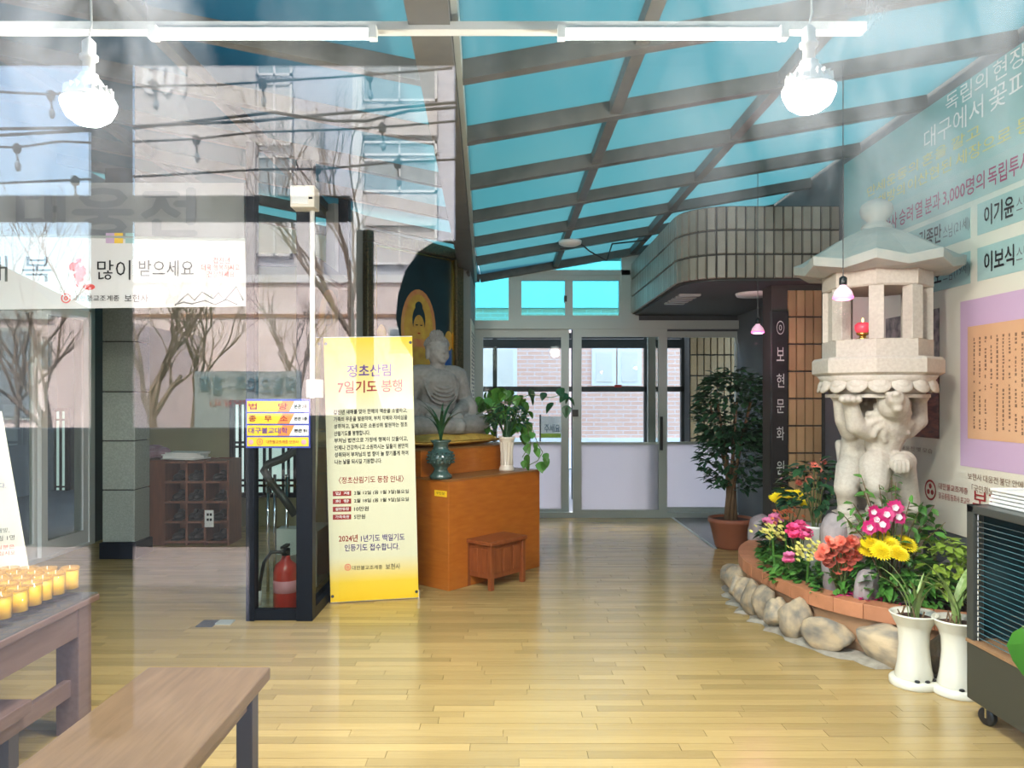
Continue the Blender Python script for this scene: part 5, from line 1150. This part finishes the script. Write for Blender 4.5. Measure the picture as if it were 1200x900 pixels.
# orchid with arching stems in front of the lions
t, p = plant('magenta_orchid', 'magenta and white orchid at the foot of the lantern lions', 1035, 640, 4.42)
H = [(1027, 609, 4.3), (1039, 603, 4.3), (1049, 595, 4.32), (1019, 618, 4.3), (1034, 615, 4.28), (1053, 606, 4.32), (1024, 600, 4.32)]
heads(t, BL_M, H, tilt=1.4); heads(t, BL_W, [(x, y, D - .02) for x, y, D in H], 'bloom_lip', tilt=1.4); stems(t, p, H)
mb = MB()
for k in range(6): blade(mb, p, k * 1.05, .26, .05, 1.6)
mb.build('leaf', 'leaf_green', t)
# spreading shrub with pinkish twigs around the lantern foot
t, p = plant('trailing_shrub', 'leafy shrub with thin pink twigs spreading across the lantern base', 1045, 620, 4.4)
mb = MB(); tw_ = MB()
for ex_, ey_ in ((985, 600), (1000, 590), (1012, 575), (1030, 568), (1050, 565), (1068, 580), (1082, 588), (1095, 592), (1108, 612), (1010, 560), (1045, 557), (1075, 600), (1092, 605), (1000, 602)):
    e = at(ex_, ey_, 4.4 + rnd.uniform(-.15, .1)); mid_ = p.lerp(e, .55) + V((0, 0, .09)); base_ = p + V((0, 0, .02)); tw_.tube([base_, mid_, e], [.006, .004, .002], 4)
    for q in range(12): f = .35 + .65 * q / 11; c_ = base_.lerp(mid_, f * 2) if f < .5 else mid_.lerp(e, f * 2 - 1); put(mb, LEAF_S, c_, (rnd.uniform(-.8, .5), rnd.uniform(-.6, .6), rnd.uniform(0, 6.28)), rnd.uniform(.05, .085))
tw_.build('twig', 'bark', t); stuff(mb.build('foliage', 'leaf_green', t))
# lime bush and filling greens
t, p = plant('lime_bush', 'yellow-green leafy bush at the near end of the flower bed by the air cooler', 1112, 690, 4.45); mb = MB(); bush(mb, p + V((-.07, 0, .16)), (.19, .24, .24), 420, .075, LEAF_S); mb.tube([p, p + V((0, 0, .2))], .012, 5); stuff(mb.build('foliage', 'leaf_lime', t))
t, p = plant('low_greenery', 'low dark green ground plant between the yellow flowers and the lime bush', 1075, 700, 4.4); mb = MB(); bush(mb, p + V((0, 0, .07)), (.22, .18, .13), 240, .07, LEAF_S); mb.tube([p, p + V((0, 0, .1))], .012, 5); stuff(mb.build('foliage', 'leaf_green', t))
t, p = plant('reddish_groundcover', 'reddish ground plant lying low by the near rim of the bed', 1020, 690, 4.45); mb = MB(); bush(mb, p + V((0, 0, .01)), (.20, .12, .05), 120, .05, LEAF_S, low=0); mb.tube([p, p + V((0, 0, .03))], .01, 5); stuff(mb.build('foliage', 'bloom_magenta', t))

# ficus tree at the far end in a terracotta pot
fp = V((2.17, 7.38, 0)); t = thing('ficus_tree', 'dark leafy ficus tree in a terracotta pot beside the far doors', 'potted plant', fp)
MB().lathe([(.13, 0), (.15, .02), (.20, .24), (.215, .25), (.215, .29), (.19, .29), (.18, .25), (0, .25)], fp, 28).build('pot', 'terracotta', t, smooth=True)
MB().lathe([(.0, .26), (.18, .262), (.18, .27), (0, .275)], fp, 20).build('soil', 'soil', t)
for k in range(7): a = k * .9; MB().tube([fp + V((.05 * math.cos(a), .05 * math.sin(a), .24)), fp + V((.03 * math.cos(a + 1), .03 * math.sin(a + 1), .6)), fp + V((.09 * math.cos(a + 2), .09 * math.sin(a + 2), .95)), fp + V((.2 * math.cos(a + 2), .2 * math.sin(a + 2), 1.4))], [.022, .018, .014, .006], 6).build('trunk', 'bark', t, smooth=True)
mb = MB(); bush(mb, fp + V((.02, -.02, 1.30)), (.36, .30, .44), 1300, .09, LEAF_S, low=-.9); bush(mb, fp + V((.0, -.05, .85)), (.32, .28, .34), 750, .09, LEAF_S, low=-.9); stuff(mb.build('foliage', 'leaf_dark', t))

# two waisted white pots before the bed
def white_stand(name, px, py, label, blades, rgs, bl=.36, bw=.024):
    p = fl(px, py); t = thing(name, label, 'potted plant', p, 'white waisted pots')
    MB().lathe([(.112, 0), (.115, .006), (.115, .03), (.108, .038), (.09, .04)], p, 32).build('saucer', 'white_ceramic', t, smooth=True)
    MB().lathe([(.088, .04), (.09, .045), (.078, .11), (.070, .20), (.073, .27), (.082, .30), (.084, .304), (.088, .31), (.112, .355), (.116, .36), (.110, .365), (.098, .355), (.085, .33), (0, .33)], p, 32).build('pot', 'white_ceramic', t, smooth=True)
    for k in range(4): a = -1.9 + k * .55; MB().ell(p + V((.09 * math.cos(a), .09 * math.sin(a), .045)), (.014, .014, .007), 8, 5).build('drain_notch', 'black_plastic', t)
    MB().lathe([(0, .34), (.095, .338), (.09, .33)], p, 20).build('bark_chips', 'soil', t)
    for k in range(blades): mb = MB(); blade(mb, p + V((rgs.uniform(-.02, .02), rgs.uniform(-.02, .02), .335)), rgs.uniform(0, 6.28), rgs.uniform(.6, 1.1) * bl, bw, rgs.uniform(.2, 1.5)); mb.build('leaf', 'leaf_blade', t)
    for k in range(7): q = p + V((rgs.uniform(-.06, .06), rgs.uniform(-.05, .05), .335)); MB().tube([q, q + V((rgs.uniform(-.02, .02), rgs.uniform(-.02, .02), rgs.uniform(.03, .06)))], .004, 4).build('dry_stalk', 'bark', t)
white_stand('waisted_pot', 1071, 802, 'white waisted pot with thin arching striped leaves, left of the pair', 9, random.Random(3), .36)
white_stand('waisted_pot', 1122, 812, 'white waisted pot with broad upright green leaves beside the air cooler', 7, random.Random(11), .42, .05)

# ------------------------------------------------------------------ air cooler on casters with trays on top
CX, CY0, CY1 = 2.09, 2.35, 3.48; CX1 = 2.62; CT = .965
ac = thing('air_cooler', 'dark wheeled air cooler with white wire guard at the right edge', 'air cooler', ((CX + CX1) / 2, 2.9, 0))
MB().box(CX, CY0, .09, CX1, CY1, .345).build('base_box', 'cooler_base', ac, bevel=.006)
MB().box(CX - .004, CY0, .345, CX1, CY1, .36).build('base_ledge', 'leg_wood', ac)
mb = MB(); mb.box(CX, CY1 - .05, .36, CX + .05, CY1, CT).box(CX, CY0, .36, CX + .05, CY0 + .05, CT).box(CX1 - .05, CY1 - .05, .36, CX1, CY1, CT).box(CX1 - .05, CY0, .36, CX1, CY0 + .05, CT).box(CX, CY0, CT - .035, CX1, CY1, CT); mb.build('housing', 'steel_dark', ac, bevel=.004)
MB().box(CX + .12, CY0 + .05, .365, CX1 - .02, CY1 - .01, .372).box(CX + .36, CY0 + .05, .36, CX + .38, CY1 - .05, CT - .04).box(CX + .05, CY1 - .012, .36, CX1 - .05, CY1 - .004, CT - .04).build('inner_panel', 'cooler_inside', ac)
gm = MB(); z = .38
while z < CT - .045: gm.tube([(CX + .012, CY0 + .05, z), (CX + .012, CY1 - .04, z)], .0026, 4); z += .0235
for y in (CY0 + .1, 2.75, 3.1, CY1 - .06): gm.tube([(CX + .016, y, .365), (CX + .016, y, CT - .04)], .003, 4)
stuff(gm.build('wire_guard', 'chrome', ac))
fm = MB(); fm.lathe([(.20, 0), (.21, .03), (.19, .08), (.08, .10), (0, .10)], (0, 0, 0), 28); fd = fm.build('fan_hub', 'alu', ac, smooth=True, local=True); fd.location = V((CX + .27, 3.24, .53)) - wloc(ac); fd.scale = (.62,) * 3; fd.rotation_euler = (0, R(-90), 0)
cwm = MB(); cwm.lathe([(.012, -.014), (.034, -.014), (.04, -.007), (.04, .007), (.034, .014), (.012, .014)], (0, 0, 0), 20)
for x in (CX + .06, CX1 - .06):
    for y in (CY0 + .08, CY1 - .09):
        w_ = cwm.build('wheel', 'black_plastic', ac, smooth=True, local=True); w_.location = V((x - .02, y, .04)) - wloc(ac); w_.rotation_euler = (0, R(90), R(25))
        MB().box(x - .035, y - .012, .035, x + .0, y + .012, .09).build('caster_fork', 'chrome', ac)
tr0 = None
for k in range(5):
    lb = 'shiny metal tray ' + ['at the bottom', 'second from the bottom', 'in the middle', 'second from the top', 'at the top'][k] + ' of the stack on the air cooler'
    t = thing('metal_tray', lb, 'tray', (2.36, 3.22, CT + k * .016), 'trays on the air cooler'); p = V((2.36, 3.22, CT + k * .016)) + V((rnd.uniform(-.008, .008), rnd.uniform(-.008, .008), 0))
    MB().box(p.x - .17, p.y - .2, p.z, p.x + .17, p.y + .2, p.z + .004).build('tray_base', 'tray_metal', t); mb = MB()
    for (a, b_, c_, d_) in ((-.19, -.22, .19, -.205), (-.19, .205, .19, .22), (-.19, -.205, -.175, .205), (.175, -.205, .19, .205)): mb.box(p.x + a, p.y + b_, p.z + .002, p.x + c_, p.y + d_, p.z + .014)
    mb.build('tray_rim', 'tray_metal', t, bevel=.003)
# potted plant just right of the frame whose leaf reaches in
gp = V((1.93, 2.05, 0)); t = thing('leafy_plant', 'bright green leaf plant reaching in at the right edge before the air cooler', 'potted plant', gp)
MB().lathe([(.10, 0), (.13, .22), (.14, .23), (.12, .23), (.11, .20), (0, .20)], gp, 24).build('pot', 'white_plastic', t, smooth=True)
for tip, sz in ((at(1186, 768, 2.3), .17), (at(1225, 700, 2.2), .2), (at(1240, 790, 2.1), .18)):
    MB().tube([gp + V((0, 0, .2)), gp.lerp(tip, .5) + V((0, 0, .42)), tip + V((.03, 0, .085))], .005, 6).build('stalk', 'stem', t)
    g = MB(); Mx = Euler((R(-75), R(10), R(160))).to_matrix(); g.add([V(tip) + V((.03, 0, .085)) + Mx @ (V(v) * sz) for v in leaf_geo(1, .62, .15, .2, True)[0]], leaf_geo(1, .62, .15, .2, True)[1]); g.build('leaf', 'leaf_bright', t)

# ------------------------------------------------------------------ lamps
def light(name, typ, loc, W_, col=(1, .95, .88), size=.1, parent=None):
    d = bpy.data.lights.new(name, typ); d.energy = W_; d.color = col
    if typ == 'POINT': d.shadow_soft_size = size
    o = bpy.data.objects.new(name, d); COL.objects.link(o); o.location = loc; return o
rail = struct(MB().box(-2.6, 2.76, 2.77, 1.3, 2.81, 2.80).build('trim_1', 'alu_white'))
for k, (x0, x1) in enumerate(((180, 437), (658, 918))):
    X0, X1 = (x0 - VPX) * 2.74 / F, (x1 - VPX) * 2.74 / F
    t = thing('tube_light', ['lit tube lamp under the roof on the left', 'lit tube lamp under the roof in the middle, before the glass panes'][k], 'ceiling lamp', (X0, 2.74, 2.75), 'tube lamps')
    MB().box(X0 - .01, 2.745, 2.755, X1 + .01, 2.785, 2.77).build('batten', 'white_plastic', t)
    MB().tube([(X0, 2.74, 2.742), (X1, 2.74, 2.742)], .017, 10).build('tube', 'led', t, smooth=True)
    for x in (X0, X1): MB().box(x - .014, 2.722, 2.725, x + .014, 2.76, 2.77).build('end_cap', 'white_plastic', t)
    ld = bpy.data.lights.new('tube_glow', 'AREA'); ld.shape = 'RECTANGLE'; ld.size = X1 - X0; ld.size_y = .03; ld.energy = TUBE_W; ld.color = (1, .96, .9); lo = bpy.data.objects.new('tube_glow', ld); COL.objects.link(lo); lo.location = ((X0 + X1) / 2, 2.74, 2.722)
for k, (px, py) in enumerate(((104, 122), (948, 107))):
    D = 2.62; c_ = at(px, py, D); t = thing('hanging_bulb', ['big lit globe bulb hanging on the left near the roof', 'big lit globe bulb hanging on the right in front of the teal banner'][k], 'lamp', c_, 'hanging globe bulbs')
    MB().lathe([(0, -.07), (.04, -.066), (.07, -.045), (.086, -.012), (.088, .005), (.0, .005)], c_, 28).build('diffuser', 'led', t, smooth=True)
    MB().lathe([(.088, .006), (.086, .014), (.06, .05), (.04, .08), (.03, .09), (.03, .10)], c_, 28).build('heat_sink', 'white_plastic', t, smooth=True)
    for q in range(20): a = 2 * math.pi * q / 20; MB().obox(c_ + V((.066 * math.cos(a), .066 * math.sin(a), .032)), (.012 * math.cos(a), .012 * math.sin(a), 0), (-.0015 * math.sin(a), .0015 * math.cos(a), 0), (0, 0, .020)).build('fin', 'white_plastic', t)
    MB().lathe([(.02, .10), (.02, .15), (.03, .152), (.03, .165), (.022, .17), (.022, .21), (.008, .225)], c_, 18).build('socket', 'alu_white', t, smooth=True)
    top = zroof(c_.x); MB().tube([c_ + V((0, 0, .22)), c_ + V((.01, 0, .27)), V((c_.x, c_.y, min(top, 3.2)))], .004, 6).build('cord', 'alu_white', t)
    light('bulb_glow', 'POINT', c_ + V((0, 0, -.13)), BULB_W, (1, .95, .87), .09)
for k, (px, py, D) in enumerate(((988, 350, 4.1), (888, 390, 6.3))):
    c_ = at(px, py, D); t = thing('grow_lamp', ['pink glowing plant lamp hanging before the stone lantern', 'pink glowing plant lamp hanging above the far end of the flower bed'][k], 'lamp', c_, 'pink plant lamps')
    MB().lathe([(0, -.012), (.035, -.008), (.052, 0), (.054, .006), (.052, .012), (0, .012)], c_, 24).build('lens', 'pink_glow', t, smooth=True)
    MB().lathe([(.052, .012), (.045, .035), (.03, .055), (.018, .066), (.018, .072)], c_, 24).build('bulb_cone', 'pink_bulb', t, smooth=True)
    MB().lathe([(.018, .072), (.02, .075), (.02, .11), (.008, .12)], c_, 16).build('socket', 'black_plastic', t, smooth=True)
    zt_ = zr_(c_.x) if k == 0 else min(zr_(c_.x), 3.3); MB().tube([c_ + V((0, 0, .115)), V((c_.x, c_.y, zt_))], .003, 5).build('cord', 'black_plastic', t)
    light('grow_glow', 'POINT', c_ + V((0, 0, -.07)), (GROW_W, 9)[k], (1, .30, .5), .03)
dv = thing('ceiling_detector', 'round white ceiling detector with a loose black cable under the roof panes', 'detector', at(668, 272, 7.6))
c_ = at(668, 271, 7.55); zz = zr_(c_.x) - .05; c_ = V((c_.x, c_.y, zz)); MB().lathe([(.0, -.05), (.07, -.048), (.11, -.03), (.115, 0)], c_, 24).build('housing', 'white_plastic', dv, smooth=True)
MB().tube([c_ + V((.1, 0, -.02)), c_ + V((.2, .1, -.08)), c_ + V((.4, .3, -.14)), V((1.1, 7.9, zr_(1.1) - .09)), V((1.5, 8.2, zr_(1.5) - .06))], .008, 6).build('cable', 'black_plastic', dv)

# ------------------------------------------------------------------ outdoors behind the camera: what the front glass mirrors
struct(MB().box(-14, -40, -.14, 12, DG - .005, -.01).build('street_ground', 'street'))
PD = 3.4; zc = rat(0, 78, PD).z; yc = 2 * DG - PD
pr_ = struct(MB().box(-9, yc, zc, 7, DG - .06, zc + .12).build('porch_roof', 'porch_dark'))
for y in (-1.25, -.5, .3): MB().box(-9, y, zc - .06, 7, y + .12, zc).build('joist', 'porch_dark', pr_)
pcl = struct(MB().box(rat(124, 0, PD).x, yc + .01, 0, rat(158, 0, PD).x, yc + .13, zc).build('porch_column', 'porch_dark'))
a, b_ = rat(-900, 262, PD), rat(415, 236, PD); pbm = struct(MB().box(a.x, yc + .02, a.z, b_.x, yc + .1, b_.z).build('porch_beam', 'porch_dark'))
# added dark block behind the camera that keeps street reflections off the right
wgx = rat(534, 0, PD).x; wg = struct(MB().box(wgx, yc - .3, 0, 7, yc + .02, zc).build('reflection_block', 'porch_dark'))
a = rat(398, 480, PD); struct(MB().box(a.x, yc - .2, 0, wgx, yc + .01, a.z).build('low_reflection_block', 'porch_dark'))  # added low dark block, keeps the street's reflection off the lower glass
silhouette = [rat(x, y, PD) for x, y in ((534, 282), (508, 284), (490, 296), (475, 318), (467, 345), (464, 372), (470, 398), (484, 420), (484, 482), (534, 482))]  # flat dark shape standing in for the mirrored outline of whoever holds the camera
n = len(silhouette); struct(MB().add([(p.x, yc + .01, p.z) for p in silhouette] + [(p.x, yc - .2, p.z) for p in silhouette], [tuple(range(n)), tuple(range(2 * n - 1, n - 1, -1))] + [(i, n + i, n + (i + 1) % n, (i + 1) % n) for i in range(n)]).build('viewer_silhouette', 'porch_dark'))
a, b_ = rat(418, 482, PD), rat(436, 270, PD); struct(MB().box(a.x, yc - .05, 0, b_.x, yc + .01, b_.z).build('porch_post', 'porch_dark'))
a, b_ = rat(292, 728, 4.96), rat(386, 488, 4.96); struct(MB().box(a.x, a.y - .3, 0, b_.x, a.y, b_.z).build('dark_reflection_block', 'porch_dark'))  # made-up dark block that darkens the reflection over the glass enclosure
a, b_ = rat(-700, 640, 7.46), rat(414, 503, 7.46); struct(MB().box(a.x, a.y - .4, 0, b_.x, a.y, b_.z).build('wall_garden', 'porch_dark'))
# apartment block
ap = thing('apartment_block', 'grey apartment block with the number 103 on its gable, mirrored in the front glass', 'building', rat(340, 465, 30))
def mbox(mb, x0, y0, x1, y1, D, depth, z0=None):
    a, b_ = rat(x0, y1, D), rat(x1, y0, D); mb.box(a.x, a.y - depth, a.z if z0 is None else z0, b_.x, a.y, b_.z); return mb
mbox(MB(), 158, 30, 299, 400, 30, 8, 0).build('gable_wall', 'apartment', ap); mbox(MB(), 299, 30, 532, 400, 30.4, 8, 0).build('facade', 'apartment_dark', ap); mbox(MB(), 345, 130, 374, 400, 29.6, .8, 0).build('pilaster', 'apartment', ap); mbox(MB(), 413, 40, 424, 400, 30, .4, 0).build('pilaster', 'apartment_trim', ap)
let_px('103', 'print_number', ap, 29.9, 216, 72, 168, 108, rat, bold=.05, lift=.02)
for (x0, y0, x1, y1) in ((300, 96, 342, 170), (300, 182, 342, 232), (300, 240, 342, 300), (424, 60, 512, 118), (424, 165, 512, 182), (424, 186, 512, 225), (424, 240, 512, 310), (300, 40, 342, 88)):
    mb = MB(); w = 2.5
    for q in ((x0, y0, x1, y0 + w), (x0, y1 - w, x1, y1), (x0, y0, x0 + w, y1), (x1 - w, y0, x1, y1), ((x0 + x1) / 2 - 1, y0, (x0 + x1) / 2 + 1, y1)): mbox(mb, *q, 30.2, .1)
    wo = mb.build('window', 'apartment_trim', ap); mbox(MB(), x0 + w, y0 + w, x1 - w, y1 - w, 30.3, .05).build('pane', 'apartment_glass' if (y1 - y0) < 60 else 'apartment', wo)
for y in (122, 228): mbox(MB(), 424, y, 512, y + 36, 30.1, .3).build('balcony', 'apartment', ap)
lh = thing('low_house', 'low pinkish plastered house along the street, mirrored in the front glass', 'building', rat(330, 465, 22))
mbox(MB(), 150, 330, 560, 470, 22, 5, 0).build('wall', 'low_house', lh); mbox(MB(), 145, 322, 565, 331, 21.9, 5.3).build('roof_edge', 'apartment_trim', lh); mbox(MB(), 150, 368, 560, 372, 21.95, .1).build('band', 'ink_brown', lh)
for x0, x1 in ((455, 482), (505, 530)): wo = mbox(MB(), x0, 384, x1, 412, 21.96, .08).build('window', 'alu_white', lh); mbox(MB(), x0 + 2, 386, x1 - 2, 410, 21.93, .04).build('pane', 'apartment_glass', wo)
sh_ = thing('street_house', 'pale house with a dark window near the left edge, mirrored in the front glass', 'building', rat(40, 465, 16))
mbox(MB(), -160, 372, 122, 470, 16, 5, 0).build('wall', 'low_house', sh_); mbox(MB(), -165, 364, 60, 374, 15.9, 5.2).build('roof_edge', 'alu', sh_)
wo = mbox(MB(), -40, 384, 38, 492, 15.94, .08).build('window', 'alu', sh_); mbox(MB(), -36, 388, 34, 488, 15.9, .06).build('pane', 'apartment_glass', wo)
wo = mbox(MB(), 41, 400, 59, 430, 15.94, .08).build('window', 'alu', sh_); mbox(MB(), 43, 402, 57, 428, 15.9, .06).build('pane', 'apartment_glass', wo)
hl = MB(); vs = []; fs = []
for i in range(25):
    x = -500 + i * 33; z = 345 - 26 * math.sin(i * .55) - 14 * math.sin(i * 1.3 + 1); p0 = rat(x, z, 80); vs += [(p0.x, p0.y, 0), tuple(p0), (p0.x, p0.y - 20, p0.z * .8), (p0.x, p0.y - 20, 0)]
for i in range(24):
    for k in range(4): fs.append((i * 4 + k, i * 4 + 4 + k, i * 4 + 4 + (k + 1) % 4, i * 4 + (k + 1) % 4))
hl.add(vs, fs + [(0, 1, 2, 3), (96 + 3, 96 + 2, 96 + 1, 96)]); struct(hl.build('hill', 'hill_green'))
gs = thing('street_signboard', 'grey signboard with dark lettering on posts, mirrored in the front glass', 'signboard', rat(290, 523, 8.2))
mbox(MB(), 228, 435, 352, 523, 8.2, .05).build('board', 'grey_board', gs); mbox(MB(), 232, 523, 237, 600, 8.25, .05, 0).build('post', 'steel_dark', gs); mbox(MB(), 343, 523, 348, 600, 8.25, .05, 0).build('post', 'steel_dark', gs)
let_px('묵홈 · 주이오홈묵', 'ink_teal', gs, 8.19, 234, 441, 347, 462, rat, lift=-.01, bold=.02); let_px('(요일오일)', 'ink_red', gs, 8.19, 246, 468, 300, 477, rat, lift=-.01)
def tree(label, px, D, h, seed, top_r=.1):
    rg = random.Random(seed); base = rat(px, 465, D); base.z = 0; t = thing('bare_tree', label, 'tree', base, 'bare winter trees across the street'); tm, bm_ = MB(), MB()
    def grow(p, d, L, r, lev):
        q = p.copy(); pts = [p.copy()]; rs = [r]
        for i in range(3): d = (d + V((rg.uniform(-.22, .22), rg.uniform(-.22, .22), .1))).normalized(); q = q + d * L / 3; pts.append(q.copy()); rs.append(r * (1 - .15 * (i + 1)))
        (tm if lev < 2 else bm_).tube(pts, rs, 5 if lev < 2 else 3)
        if lev < 5:
            for k in range(rg.choice((2, 3)) if lev else 4):
                a = rg.uniform(0, 6.28); s = rg.uniform(.35, .75); nd = (d + V((math.cos(a) * s, math.sin(a) * s, rg.uniform(-.1, .3)))).normalized(); grow(pts[rg.choice((2, 3))], nd, L * rg.uniform(.6, .82), r * .55, lev + 1)
    grow(base, V((0, 0, 1)), h * .34, top_r, 0); tm.build('trunk', 'bark_grey', t); stuff(bm_.build('branches', 'bark_grey', t))
tree('bare branching tree left of the grey signboard in the mirrored street', 187, 15, 4.6, 3, .12)
tree('bare tree rising behind the grey signboard in the mirrored street', 226, 17, 4.6, 5, .1)
tree('tall bare tree before the mirrored apartment facade', 452, 19, 9.0, 8, .13)
tree('small bare tree before the pale mirrored house at the left', 66, 13, 3.6, 13, .1)
tree('spreading bare tree beside the mirrored apartment block entrance', 360, 18, 4.2, 21, .1)
tree('thin tall bare tree high against the mirrored sky at the far left', 20, 14, 6.0, 34, .06)
def wire(label, pts, D, bulbs):
    t = thing('string_lights', label, 'string lights', rat(pts[0][0], pts[0][1], D), 'festoon lights across the street')
    MB().tube([rat(x, y, D) for x, y in pts], .012, 5).build('cable', 'ink_black', t)
    for k, (x, y) in enumerate(bulbs):
        c_ = rat(x, y, D); bo = MB().lathe([(.03, -.04), (.04, 0), (.035, .03), (.012, .05)], c_, 10).tube([c_ + V((0, 0, -.04)), c_ + V((.01, 0, -.13))], .01, 5).build('bulb_holder', 'ink_black', t); MB().ell(c_ + V((.01, 0, -.17)), (.028, .028, .05), 8, 6).build('bulb', 'apartment_glass', bo, smooth=True)
wire('topmost string of festoon bulbs mirrored in the front glass', [(-60, 106), (0, 108), (60, 111), (110, 106), (180, 101), (250, 100), (310, 96), (433, 88), (530, 80)], 7.2, [(60, 112), (182, 102), (308, 98), (433, 90)])
wire('second string of festoon bulbs from the top mirrored in the front glass', [(-60, 170), (20, 173), (70, 166), (125, 168), (230, 163), (300, 155), (400, 152), (450, 149), (535, 142)], 7.3, [(20, 174), (230, 164), (448, 150)])
wire('third string of festoon bulbs from the top mirrored in the front glass', [(-60, 216), (0, 215), (88, 211), (200, 205), (300, 199), (380, 198), (466, 190), (535, 187)], 7.4, [(88, 212), (372, 199), (466, 192)])
for pts in ([(-60, 152), (120, 150), (300, 142), (430, 130), (535, 120)], [(-60, 162), (160, 150), (320, 132), (390, 142), (430, 142), (480, 130), (535, 126)]):
    o = MB().tube([rat(x, y, 9) for x, y in pts], .02, 5).build('power_cable', 'ink_black'); tag(o, ['lower power cable crossing the mirrored street', 'upper straight power cable crossing the mirrored street'][pts[0][1] == 152], 'cable')
ub = thing('upper_storey', 'dark upper storey of the temple above the left roof panes', 'building', (-4.6, 5.2, 4.0)); MB().box(-9, 3.5, 3.95, -.75, 7.5, 5.2).build('storey_wall', 'porch_dark', ub)

write_all()
